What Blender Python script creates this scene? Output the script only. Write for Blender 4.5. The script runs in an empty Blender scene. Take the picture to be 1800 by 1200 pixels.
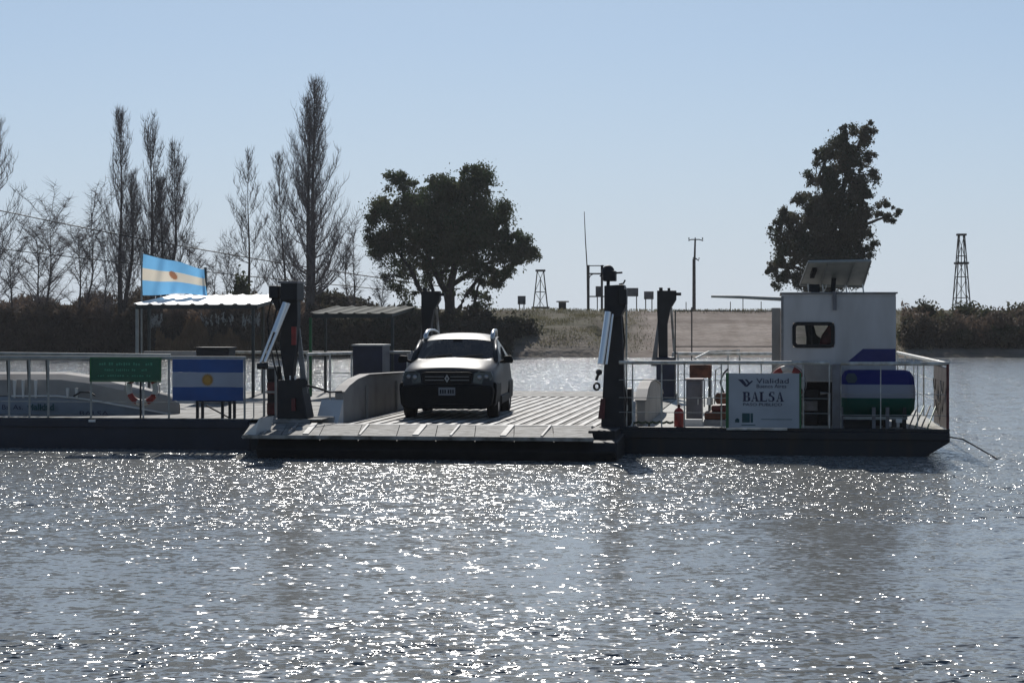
import bpy, bmesh, math, random
from mathutils import Vector, Matrix, noise
R = math.radians
random.seed(7)
sc = bpy.context.scene
C = sc.collection
# ------------------------------------------------------------------ camera, sky, sun, exposure
H = 2.21                 # camera height over the water
F = 3300.0               # focal length in photo pixels (photo 1800 wide)
HY = 569.0               # image row of the horizon
cam_d = bpy.data.cameras.new('camera')
cam_d.sensor_width = 36.0
cam_d.lens = F / 1800.0 * 36.0
cam_d.shift_y = -31.0 / 1800.0
cam_d.clip_start = 0.1
cam_d.clip_end = 6000.0
cam = bpy.data.objects.new('camera', cam_d)
cam.location = (0, 0, H)
cam.rotation_euler = (R(90), 0, 0)
C.objects.link(cam)
sc.camera = cam

SUN_EL, SUN_AZ = 34.0, -2.0      # azimuth clockwise from +Y
sd = Vector((math.sin(R(SUN_AZ)) * math.cos(R(SUN_EL)), math.cos(R(SUN_AZ)) * math.cos(R(SUN_EL)), math.sin(R(SUN_EL))))
w = bpy.data.worlds.new('World')
sc.world = w
w.use_nodes = True
wn = w.node_tree
sky = wn.nodes.new('ShaderNodeTexSky')
sky.sky_type = 'NISHITA'
sky.sun_disc = False
sky.sun_elevation = R(SUN_EL)
sky.sun_rotation = R(SUN_AZ)
sky.altitude = 50
sky.air_density = 1.1
sky.dust_density = 0.35
sky.ozone_density = 3.0
bg = wn.nodes['Background']
bg.inputs['Strength'].default_value = 0.062
# the pale band of distant air that lies along the horizon all round
wg = wn.nodes.new('ShaderNodeTexCoord'); wx = wn.nodes.new('ShaderNodeSeparateXYZ'); wr = wn.nodes.new('ShaderNodeMapRange')
wn.links.new(wg.outputs['Generated'], wx.inputs[0]); wn.links.new(wx.outputs['Z'], wr.inputs[0])
wr.inputs[1].default_value = -0.02; wr.inputs[2].default_value = 0.36; wr.inputs[3].default_value = 0.93; wr.inputs[4].default_value = 0.0
wm = wn.nodes.new('ShaderNodeMix'); wm.data_type = 'RGBA'
wn.links.new(wr.outputs[0], wm.inputs[0]); wn.links.new(sky.outputs[0], wm.inputs[6])
# ... and is brighter towards the sun than away from it
wd = wn.nodes.new('ShaderNodeVectorMath'); wd.operation = 'DOT_PRODUCT'
wn.links.new(wg.outputs['Generated'], wd.inputs[0]); wd.inputs[1].default_value = (sd.x, sd.y, 0.0)
wq = wn.nodes.new('ShaderNodeMapRange'); wn.links.new(wd.outputs['Value'], wq.inputs[0])
wq.inputs[1].default_value = -0.8; wq.inputs[2].default_value = 0.8; wq.inputs[3].default_value = 4.2; wq.inputs[4].default_value = 10.9
wh_ = wn.nodes.new('ShaderNodeValToRGB'); wn.links.new(wx.outputs['Z'], wh_.inputs[0])
wh_.color_ramp.elements[0].position = 0.0; wh_.color_ramp.elements[0].color = (0.85, 1.00, 1.18, 1)
wh_.color_ramp.elements[1].position = 0.15; wh_.color_ramp.elements[1].color = (0.70, 0.94, 1.33, 1)
wv = wn.nodes.new('ShaderNodeVectorMath'); wv.operation = 'SCALE'; wn.links.new(wh_.outputs[0], wv.inputs[0])
wn.links.new(wq.outputs[0], wv.inputs[3]); wn.links.new(wv.outputs[0], wm.inputs[7])
wn.links.new(wm.outputs[2], bg.inputs['Color'])

sun_d = bpy.data.lights.new('sun', 'SUN')
sun_d.energy = 3.4
sun_d.angle = R(0.5)
sun_d.color = (1.0, 0.96, 0.9)
sun = bpy.data.objects.new('sun', sun_d)
sun.rotation_euler = sd.to_track_quat('Z', 'Y').to_euler()
sun.location = (0, 0, 60)
C.objects.link(sun)
sc.view_settings.view_transform = 'Standard'
sc.view_settings.look = 'None'
sc.view_settings.exposure = 0.0
sc.view_settings.gamma = 1.0
sc.view_settings.use_curve_mapping = False
sc.cycles.max_bounces = 6
sc.cycles.transparent_max_bounces = 8

# ------------------------------------------------------------------ helpers
def W(px, py, Y):
    """world point seen at photo pixel (px, py) at distance Y"""
    return Vector(((px - 900.0) / F * Y, Y, H + (HY - py) / F * Y))

def tag(o, label=None, cat=None, group=None, kind=None):
    if label: o['label'] = label
    if cat: o['category'] = cat
    if group: o['group'] = group
    if kind: o['kind'] = kind
    return o

def empty(name, loc=(0, 0, 0), rz=0.0):
    o = bpy.data.objects.new(name, None)
    o.empty_display_size = 0.2
    o.location = loc
    o.rotation_euler = (0, 0, rz)
    C.objects.link(o)
    return o

class MB:
    """collects shapes, then links them as one mesh object"""
    def __init__(self): self.v = []; self.f = []; self.s = []
    def add(self, vs, fs, smooth=False):
        n = len(self.v)
        self.v += [tuple(p) for p in vs]
        self.f += [tuple(n + i for i in f) for f in fs]
        self.s += [smooth] * len(fs)
        return self
    def box(self, x0, x1, y0, y1, z0, z1):
        return self.hexa([(x0,y0,z0),(x1,y0,z0),(x1,y1,z0),(x0,y1,z0),(x0,y0,z1),(x1,y0,z1),(x1,y1,z1),(x0,y1,z1)])
    def hexa(self, p):
        return self.add(p, [(0,3,2,1),(4,5,6,7),(0,1,5,4),(1,2,6,5),(2,3,7,6),(3,0,4,7)])
    def tube(self, pts, r, n=8, r2=None, cap=True, smooth=True):
        pts = [Vector(p) for p in pts]
        m = len(pts); rings = []
        for i, p in enumerate(pts):
            d = (pts[min(i+1, m-1)] - pts[max(i-1, 0)])
            if d.length < 1e-9: d = Vector((0,0,1))
            d.normalize()
            a = Vector((0,0,1)) if abs(d.z) < 0.9 else Vector((1,0,0))
            u = d.cross(a).normalized(); w_ = d.cross(u)
            t = i / max(1, m-1)
            rr = r[i] if isinstance(r, (list, tuple)) else (r if r2 is None else r + (r2 - r) * t)
            rings.append([p + (u*math.cos(2*math.pi*k/n) + w_*math.sin(2*math.pi*k/n))*rr for k in range(n)])
        vs = [q for ring in rings for q in ring]
        fs = []
        for i in range(m-1):
            for k in range(n):
                fs.append((i*n+k, i*n+(k+1)%n, (i+1)*n+(k+1)%n, (i+1)*n+k))
        self.add(vs, fs, smooth)
        if cap:
            self.add(rings[0], [tuple(range(n))]); self.add(rings[-1], [tuple(range(n-1,-1,-1))])
        return self
    def prism(self, poly, axis, a, b):
        """poly: 2-D outline; axis 'x','y','z' is the extrusion axis, from a to b"""
        def mk(p, t):
            return {'x': (t, p[0], p[1]), 'y': (p[0], t, p[1]), 'z': (p[0], p[1], t)}[axis]
        n = len(poly)
        vs = [mk(p, a) for p in poly] + [mk(p, b) for p in poly]
        fs = [tuple(range(n)), tuple(range(2*n-1, n-1, -1))] + [(i, (i+1)%n, n+(i+1)%n, n+i) for i in range(n)]
        return self.add(vs, fs)
    def sphere(self, c, r, n=10, m=6, sc_=(1,1,1)):
        vs = [(c[0], c[1], c[2]-r*sc_[2])]
        for i in range(1, m):
            th = -math.pi/2 + math.pi*i/m
            for k in range(n):
                ph = 2*math.pi*k/n
                vs.append((c[0]+r*sc_[0]*math.cos(th)*math.cos(ph), c[1]+r*sc_[1]*math.cos(th)*math.sin(ph), c[2]+r*sc_[2]*math.sin(th)))
        vs.append((c[0], c[1], c[2]+r*sc_[2]))
        fs = [(0, 1+(k+1)%n, 1+k) for k in range(n)]
        for i in range(m-2):
            for k in range(n):
                fs.append((1+i*n+k, 1+i*n+(k+1)%n, 1+(i+1)*n+(k+1)%n, 1+(i+1)*n+k))
        L = len(vs)-1
        fs += [(L, 1+(m-2)*n+k, 1+(m-2)*n+(k+1)%n) for k in range(n)]
        return self.add(vs, fs, True)
    def build(self, name, mat, parent=None, bevel=0.0, fix=True):
        me = bpy.data.meshes.new(name)
        me.from_pydata(self.v, [], self.f)
        me.polygons.foreach_set('use_smooth', self.s)
        me.materials.append(mat)
        if fix or bevel:
            bm = bmesh.new(); bm.from_mesh(me)
            bmesh.ops.recalc_face_normals(bm, faces=bm.faces)
            if bevel:
                es = [e for e in bm.edges if len(e.link_faces) == 2 and not e.link_faces[0].smooth and e.calc_face_angle(0) > 0.5]
                bmesh.ops.bevel(bm, geom=es, offset=bevel, segments=2, profile=0.5, affect='EDGES', clamp_overlap=True)
            bm.to_mesh(me); bm.free()
        me.update()
        o = bpy.data.objects.new(name, me)
        C.objects.link(o)
        if parent: o.parent = parent
        return o

def copy_tree(o, parent=None):
    kids = list(o.children)
    c = o.copy(); C.objects.link(c); c.parent = parent
    for k in kids: copy_tree(k, c)
    return c

# ------------------------------------------------------------------ materials
def mat(name, col, rough=0.6, metal=0.0, var=0.0, scale=6.0, col2=None, bump=0.0, spec=0.5, stretch=(1,1,1), detail=5.0, coat=0.0, thr=(0.35,0.65), obj=True):
    m = bpy.data.materials.new(name); m.use_nodes = True
    nt = m.node_tree; b = nt.nodes['Principled BSDF']
    b.inputs['Roughness'].default_value = rough
    b.inputs['Metallic'].default_value = metal
    b.inputs['Specular IOR Level'].default_value = spec
    b.inputs['Coat Weight'].default_value = coat
    c = tuple(col) + (1,)
    b.inputs['Base Color'].default_value = c
    if var or col2 or bump:
        tc = nt.nodes.new('ShaderNodeTexCoord'); mp = nt.nodes.new('ShaderNodeMapping')
        mp.inputs['Scale'].default_value = stretch
        nt.links.new(tc.outputs['Object'], mp.inputs[0])
        n = nt.nodes.new('ShaderNodeTexNoise'); n.inputs['Scale'].default_value = scale; n.inputs['Detail'].default_value = detail
        nt.links.new(mp.outputs[0], n.inputs['Vector'])
        r = nt.nodes.new('ShaderNodeValToRGB')
        r.color_ramp.elements[0].position, r.color_ramp.elements[1].position = thr
        c2 = tuple(col2) if col2 else tuple(x*(1-var) for x in col)
        r.color_ramp.elements[0].color = tuple(x*(1+var*0.4) for x in col) + (1,)
        r.color_ramp.elements[1].color = c2 + (1,)
        nt.links.new(n.outputs['Fac'], r.inputs[0]); nt.links.new(r.outputs[0], b.inputs['Base Color'])
        if bump:
            bp = nt.nodes.new('ShaderNodeBump'); bp.inputs['Strength'].default_value = min(1, bump); bp.inputs['Distance'].default_value = 0.02*max(1,bump)
            nt.links.new(n.outputs['Fac'], bp.inputs['Height']); nt.links.new(bp.outputs[0], b.inputs['Normal'])
    return m

def water_material():
    m = bpy.data.materials.new('river_water'); m.use_nodes = True
    nt = m.node_tree; L = nt.links.new; b = nt.nodes['Principled BSDF']
    b.inputs['Base Color'].default_value = (0.245, 0.25, 0.238, 1)
    b.inputs['Roughness'].default_value = 0.155
    b.inputs['IOR'].default_value = 1.333
    def N(t, **k):
        n = nt.nodes.new(t)
        for a, v in k.items(): setattr(n, a, v)
        return n
    geo = N('ShaderNodeNewGeometry')
    def noise_at(scale, sx, sy, detail, off, rough=0.5):
        mp = N('ShaderNodeMapping'); mp.inputs['Scale'].default_value = (sx, sy, 1); mp.inputs['Location'].default_value = off
        L(geo.outputs['Position'], mp.inputs[0])
        n = N('ShaderNodeTexNoise'); n.inputs['Scale'].default_value = scale; n.inputs['Detail'].default_value = detail
        n.inputs['Roughness'].default_value = rough
        L(mp.outputs[0], n.inputs['Vector'])
        return n
    def vm(op, a, b_):
        v = N('ShaderNodeVectorMath', operation=op)
        for i, q in enumerate((a, b_)):
            if q is None: continue
            if isinstance(q, (tuple, list)): v.inputs[i].default_value = q
            else: L(q, v.inputs[i])
        return v.outputs[0]
    def ma(op, a, b_=None, c=None):
        v = N('ShaderNodeMath', operation=op)
        for i, q in enumerate((a, b_, c)):
            if q is None: continue
            if isinstance(q, (int, float)): v.inputs[i].default_value = q
            else: L(q, v.inputs[i])
        return v.outputs[0]
    half = (0.5, 0.5, 0.5)
    # ripples: many gentle facets and a few steep ones; chop; swell; gusts: where the breeze ruffles the water
    def steep(v, k):
        ln = N('ShaderNodeVectorMath', operation='LENGTH'); L(v, ln.inputs[0])
        q = ma('MULTIPLY', ma('POWER', ln.outputs['Value'], 2.0), k)
        o = N('ShaderNodeVectorMath', operation='SCALE'); L(v, o.inputs[0]); L(q, o.inputs[3])
        return o.outputs[0]
    def scale(v, k):
        o = N('ShaderNodeVectorMath', operation='SCALE'); L(v, o.inputs[0])
        if isinstance(k, (int, float)): o.inputs[3].default_value = k
        else: L(k, o.inputs[3])
        return o.outputs[0]
    fine = vm('SUBTRACT', noise_at(21.0, 0.75, 0.9, 0.0, (0,0,0)).outputs['Color'], half)
    fine2 = vm('SUBTRACT', noise_at(8.5, 0.7, 1.0, 0.0, (7,2,0)).outputs['Color'], half)
    mid  = vm('SUBTRACT', noise_at(2.2, 0.5, 1.0, 1.5, (13,4,0)).outputs['Color'], half)
    big  = vm('SUBTRACT', noise_at(0.55, 0.4, 1.0, 1.0, (3,40,0)).outputs['Color'], half)
    gust = noise_at(0.16, 0.35, 2.0, 3.5, (5,11,0), 0.6).outputs['Fac']
    # lanes of ruffled and of slack water lie across the current
    sxyz = N('ShaderNodeSeparateXYZ'); L(geo.outputs['Position'], sxyz.inputs[0])
    yw = ma('MULTIPLY_ADD', noise_at(0.12, 0.6, 0.5, 2.0, (2,9,0)).outputs['Fac'], 9.0, sxyz.outputs[1])
    lane = N('ShaderNodeValToRGB'); L(ma('MULTIPLY', yw, 0.01), lane.inputs[0])
    cr = lane.color_ramp
    for p_, v_ in ((0.05, .5), (0.155, .50), (0.18, .58), (0.205, .44), (0.235, .38), (0.262, .64), (0.33, .74), (0.50, .70), (0.95, .74)):
        e_ = cr.elements.new(p_); e_.color = (v_, v_, v_, 1)
    cr.elements.remove(cr.elements[0]); cr.elements[len(cr.elements)-1].color = (.7, .7, .7, 1)
    gust = ma('ADD', ma('MULTIPLY', gust, 1.0), ma('MULTIPLY_ADD', lane.outputs[0], 0.75, -0.42))
    g = N('ShaderNodeMapRange'); g.interpolation_type = 'SMOOTHSTEP'
    L(gust, g.inputs[0]); g.inputs[1].default_value = 0.42; g.inputs[2].default_value = 0.60
    g.inputs[3].default_value = 0.25; g.inputs[4].default_value = 1.05
    spk = noise_at(1.0, 1.9, 1.5, 2.5, (31,17,0)).outputs['Fac']
    h = N('ShaderNodeMapRange'); h.interpolation_type = 'SMOOTHSTEP'; L(spk, h.inputs[0])
    h.inputs[1].default_value = 0.44; h.inputs[2].default_value = 0.62; h.inputs[3].default_value = 0.5; h.inputs[4].default_value = 1.5
    g2 = ma('MULTIPLY', g.outputs[0], h.outputs[0])
    # out in the channel the wind wavelets gather into separate steep crests
    h3 = N('ShaderNodeMapRange'); h3.interpolation_type = 'SMOOTHSTEP'; L(noise_at(1.0, 5.5, 0.55, 1.0, (11,3,0)).outputs['Fac'], h3.inputs[0])
    h3.inputs[1].default_value = 0.50; h3.inputs[2].default_value = 0.64; h3.inputs[3].default_value = 0.35; h3.inputs[4].default_value = 1.9
    far = N('ShaderNodeMapRange'); L(sxyz.outputs[1], far.inputs[0]); far.inputs[1].default_value = 28; far.inputs[2].default_value = 50
    fm = N('ShaderNodeMix'); L(far.outputs[0], fm.inputs[0]); fm.inputs[2].default_value = 1.0; L(h3.outputs[0], fm.inputs[3])
    g2 = ma('MULTIPLY', g2, fm.outputs[0])
    s = vm('ADD', vm('ADD', scale(steep(fine, FINE), g2), scale(steep(fine2, FINE2), g2)), vm('ADD', scale(mid, MID), scale(big, BIG)))
    s = vm('MULTIPLY', s, (0.9, 1.0, 0.0))
    nn = vm('ADD', s, (0, 0, 1))
    nz = N('ShaderNodeVectorMath', operation='NORMALIZE'); L(nn, nz.inputs[0])
    L(nz.outputs[0], b.inputs['Normal'])
    return m
FINE, FINE2, MID, BIG = 20.0, 12.0, 0.075, 0.05
water = MB().add([(-400,-60,0),(400,-60,0),(400,400,0),(-400,400,0)], [(0,1,2,3)]).build('river_water', water_material())
tag(water, kind='structure')
# ------------------------------------------------------------------ palette
M = {}
M['hull'] = mat('hull_paint', (0.012, 0.014, 0.019), 0.55, scale=2.6, col2=(0.034, 0.022, 0.016), stretch=(1.4, 1, 0.35), thr=(0.5, 0.75))
M['hull_black'] = mat('bow_shade_black', (0.014, 0.013, 0.014), 0.7, var=0.4, scale=4)  # near-black carries the shade under the landing ramp
M['hull_navy'] = mat('navy_paint', (0.009, 0.014, 0.032), 0.5, var=0.3, scale=2)
M['deck'] = mat('deck_plate', (0.40, 0.39, 0.365), 0.7, scale=1.6, col2=(0.13, 0.12, 0.105), bump=0.4, spec=0.12, stretch=(3.2, 0.6, 1), detail=9)
M['deck_white'] = mat('pale_deck_paint', (0.52, 0.51, 0.46), 0.7, scale=2.2, spec=0.2, col2=(0.33, 0.31, 0.27), detail=9, thr=(0.45, 0.75))
M['ramp'] = mat('ramp_plate_steel', (0.38, 0.37, 0.345), 0.7, scale=5, col2=(0.09, 0.085, 0.075), bump=0.8, spec=0.12, detail=9, stretch=(1, 1.5, 1))
M['bar'] = mat('worn_bright_steel', (0.50, 0.49, 0.46), 0.65, 0.0, scale=3, stretch=(1, 0.5, 1), detail=9, thr=(0.42, 0.6), col2=(0.24, 0.22, 0.20))
M['white'] = mat('white_paint', (0.74, 0.74, 0.72), 0.45, scale=2.5, col2=(0.52, 0.50, 0.46), thr=(0.5, 0.85), detail=8)
M['cream'] = mat('weathered_white_panel', (0.36, 0.34, 0.315), 0.7, scale=1.8, spec=0.2, col2=(0.22, 0.195, 0.175), thr=(0.45, 0.85), detail=8)
M['cabin'] = mat('cabin_white_paint', (0.57, 0.55, 0.54), 0.6, scale=3.0, stretch=(1, 1, 0.25), col2=(0.44, 0.42, 0.40), thr=(0.45, 0.8), detail=8)
M['ram'] = mat('chromed_ram', (0.85, 0.85, 0.85), 0.3, 0.9)
M['rail'] = mat('galvanised_rail', (0.66, 0.66, 0.62), 0.45, 0.1, scale=7, col2=(0.36, 0.33, 0.28))
M['dark'] = mat('dark_machinery', (0.011, 0.011, 0.014), 0.6, var=0.4, scale=5)
M['darkblue'] = mat('dark_blue_box_paint', (0.02, 0.024, 0.05), 0.5, var=0.3, scale=3)
M['grey'] = mat('grey_cabinet_paint', (0.20, 0.195, 0.215), 0.55, scale=3, col2=(0.13, 0.12, 0.12))
M['midgrey'] = mat('grey_steel_plate', (0.30, 0.30, 0.31), 0.5, scale=4, col2=(0.18, 0.17, 0.16))
M['red'] = mat('oxide_red_paint', (0.30, 0.03, 0.025), 0.5, var=0.5, scale=6)
M['maroon'] = mat('faded_maroon', (0.12, 0.022, 0.022), 0.6, var=0.5, scale=5)
M['rust'] = mat('rusted_steel', (0.16, 0.06, 0.035), 0.8, var=0.6, scale=7)
M['green'] = mat('sign_green_paint', (0.006, 0.095, 0.05), 0.5, var=0.15, scale=3)
M['green_frame'] = mat('green_sign_frame', (0.02, 0.14, 0.04), 0.5, var=0.3, scale=5)
M['blue'] = mat('flag_blue_paint', (0.012, 0.075, 0.27), 0.5, var=0.2, scale=2)
M['cabin_blue'] = mat('cabin_blue_paint', (0.016, 0.02, 0.15), 0.5, var=0.15, scale=3)
M['sign_white'] = mat('sign_white_enamel', (0.42, 0.45, 0.49), 0.4, var=0.12, scale=2)
M['flag_white'] = mat('flag_white_paint', (0.33, 0.36, 0.43), 0.5, var=0.12, scale=2)
M['ink'] = mat('dark_ink', (0.012, 0.018, 0.06), 0.6, var=0.2)
M['teal_ink'] = mat('teal_ink', (0.01, 0.07, 0.08), 0.6, var=0.2)
M['gold'] = mat('sun_gold_paint', (0.42, 0.22, 0.04), 0.5, var=0.25, scale=9)
M['white_ink'] = mat('white_lettering', (0.6, 0.66, 0.62), 0.5, var=0.15)
M['roof_white'] = mat('white_corrugated_sheet', (0.92, 0.92, 0.90), 0.5, 0.35, var=0.05, scale=3)
M['roof_grey'] = mat('grey_corrugated_sheet', (0.11, 0.115, 0.10), 0.8, spec=0.1, var=0.4, scale=3)
M['post_grey'] = mat('grey_post_paint', (0.33, 0.34, 0.32), 0.5, var=0.2)
M['post_dark'] = mat('dark_post_paint', (0.05, 0.055, 0.05), 0.6, var=0.3)
M['galv'] = mat('panel_back_sheet', (0.45, 0.46, 0.42), 0.5, var=0.15, scale=4)
M['alu'] = mat('aluminium_frame', (0.7, 0.71, 0.7), 0.35, 0.6, var=0.1)
M['rubber'] = mat('black_rubber', (0.018, 0.018, 0.018), 0.8, var=0.3)
M['ring_red'] = mat('lifebuoy_red', (0.26, 0.03, 0.025), 0.6, var=0.2)
M['ring_white'] = mat('lifebuoy_white', (0.5, 0.48, 0.46), 0.6, var=0.15)
M['bark'] = mat('grey_brown_bark', (0.12, 0.10, 0.088), 0.9, var=0.45, scale=3)
M['bark_dark'] = mat('dark_bark', (0.05, 0.04, 0.033), 0.9, var=0.4, scale=3)
M['twig'] = mat('bare_twigs', (0.22, 0.185, 0.175), 0.9, var=0.3, scale=1)
M['wood_pole'] = mat('grey_weathered_pole', (0.09, 0.085, 0.08), 0.85, var=0.35, scale=3)
def glass(name, tint=(0.6, 0.65, 0.68), mixv=0.35, rough=0.02):
    m = bpy.data.materials.new(name); m.use_nodes = True; nt = m.node_tree
    b = nt.nodes['Principled BSDF']; b.inputs['Base Color'].default_value = (0.02, 0.024, 0.026, 1); b.inputs['Roughness'].default_value = rough
    b.inputs['Specular IOR Level'].default_value = 0.6
    t = nt.nodes.new('ShaderNodeBsdfTransparent'); t.inputs[0].default_value = tint + (1,)
    mx = nt.nodes.new('ShaderNodeMixShader'); mx.inputs[0].default_value = mixv
    nt.links.new(b.outputs[0], mx.inputs[2]); nt.links.new(t.outputs[0], mx.inputs[1])
    nt.links.new(mx.outputs[0], nt.nodes['Material Output'].inputs[0]); return m
M['pane'] = glass('window_pane', (0.85, 0.88, 0.9), 0.12)
M['windshield'] = glass('tinted_windshield', (0.45, 0.48, 0.5), 0.55, 0.06)

# ------------------------------------------------------------------ ferry frame of reference
OX, OY, TH = 770.0 / F * 31.2, 31.2, math.atan(0.14)
c_, s_ = math.cos(TH), math.sin(TH)
def fx(px, b):
    k = (px - 900.0) / F
    a = (OX + b * s_ - k * (OY + b * c_)) / (c_ + k * s_)
    return -a
def fY(x, b): return OY - x * s_ + b * c_
def fz(px, py, b):
    return H + (HY - py) / F * fY(fx(px, b), b)
def fl(px, py, b): return Vector((fx(px, b), b, fz(px, py, b)))
def fw(p): return Vector((OX + p[0] * c_ + p[1] * s_, OY - p[0] * s_ + p[1] * c_, p[2]))
def rect(mb, px0, px1, py0, py1, b0, d):
    """a box whose front face fills the given photo rectangle at depth b0 of the deck, d metres deep"""
    xa, xb = fx(px0, b0), fx(px1, b0)
    za = fz((px0 + px1) / 2, py1, b0); zb = fz((px0 + px1) / 2, py0, b0)
    return mb.box(xa, xb, b0, b0 + d, za, zb)
def poly(mb, pts, b0, d):
    return mb.prism([(fx(p[0], b0), fz(p[0], p[1], b0)) for p in pts], 'y', b0, b0 + d)
def ln(mb, pts, r, b=None, n=8, **k):
    return mb.tube([fl(p[0], p[1], p[2] if len(p) > 2 else b) for p in pts], r, n, **k)
DZ = 0.43
DL = 0.55
ferry = tag(empty('car_ferry', (OX, OY, 0), -TH), 'low dark hulled ferry with white railings, hoist towers and raised wheelhouse', 'ferry')
class Thing:
    """a thing standing on the ferry: an Empty at its base; parts are drawn in the ferry's frame"""
    def __init__(s, name, base, label, cat, group=None):
        s.base = Vector(base)
        s.e = tag(empty(name, fw(base), -TH), label, cat, group)
    def part(s, name, mb, m, parent=None, bevel=0.0):
        if parent is None:
            o = mb.build(name, m, s.e, bevel); o.location = -s.base
        else:
            o = mb.build(name, m, parent, bevel)
        return o
def fp(name, mb, m, parent=None, bevel=0.0):
    return mb.build(name, m, parent or ferry, bevel)
def text(name, body, m, parent, x, y, z, h, width=None, loc_off=(0, 0, 0), bold=0.0, sx=None):
    cu = bpy.data.curves.new(name, 'FONT'); cu.body = body; cu.size = h; cu.extrude = 0.002; cu.offset = bold
    cu.materials.append(m)
    cu.resolution_u = 3
    o = bpy.data.objects.new(name, cu); C.objects.link(o); o.parent = parent
    bpy.context.view_layer.update()
    me = bpy.data.meshes.new_from_object(o.evaluated_get(bpy.context.evaluated_depsgraph_get()))
    bpy.data.objects.remove(o); o = bpy.data.objects.new(name, me); C.objects.link(o); o.parent = parent
    o.rotation_euler = (R(90), 0, 0); bpy.context.view_layer.update()
    if width:
        wd = (max(v.co.x for v in me.vertices) - min(v.co.x for v in me.vertices)) or 1
        o.scale = (width / wd, 1, 1)
    o.location = Vector((x, y, z)) + Vector(loc_off)
    return o

# ------------------------------------------------------------------ far bank, plain and road
SH = 123.6
def crest(px):
    """photo row of the top of the bank"""
    pts = [(-2500, 536), (0, 536), (520, 534), (700, 540), (850, 546), (960, 544), (1060, 546), (1180, 547), (1360, 546), (1560, 546), (1600, 545), (1800, 545), (4500, 546)]
    for (a, ya), (b, yb) in zip(pts, pts[1:]):
        if a <= px <= b: return ya + (yb - ya) * (px - a) / (b - a)
    return 545
def terrain_z(X, Y):
    px = 900 + X / Y * F
    CY = 142.0
    zc = H + (HY - crest(900 + X / CY * F)) / F * CY
    nz = noise.noise(Vector((X * 0.12, Y * 0.12, 0))) * 0.35 + noise.noise(Vector((X * 0.45, Y * 0.45, 3))) * 0.14
    sh = SH + noise.noise(Vector((X * 0.08, 2.0, 0))) * 0.9
    t = (Y - sh) / (CY - sh)
    if t < 0: return max(-1.5, t * 6)
    if t < 1:
        road = max(0, 1 - abs(X - 16.5) / 7.5) if X > 0 else 0
        e = 1.0 if px > 1050 else 0.62
        z = zc * (t ** e)
        return max(0.02, z + nz * min(1, t * 4) * (0.25 if px > 1050 else 1) * min(1, (1 - t) * 6 + 0.15))
    if Y < 170: return zc - (Y - CY) * 0.012
    return zc - 0.34 - 0.2
xs = [-420, -300, -200, -140, -100, -70] + [-50 + i * 0.8 for i in range(126)] + [60, 75, 100, 140, 200, 300, 420]
ys = [118, 121] + [122 + i * 0.5 for i in range(60)] + [153, 157, 163, 170, 190, 230, 320, 600, 1500, 4000]
V = []
for Y in ys:
    for X in xs:
        k = 1 if Y < 320 else Y / 320.0
        V.append((X * k, Y, terrain_z(X * k, Y) if Y < 320 else terrain_z(X, 300)))
nx = len(xs)
Fc = [(j * nx + i, j * nx + i + 1, (j + 1) * nx + i + 1, (j + 1) * nx + i) for j in range(len(ys) - 1) for i in range(nx - 1)]
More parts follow.
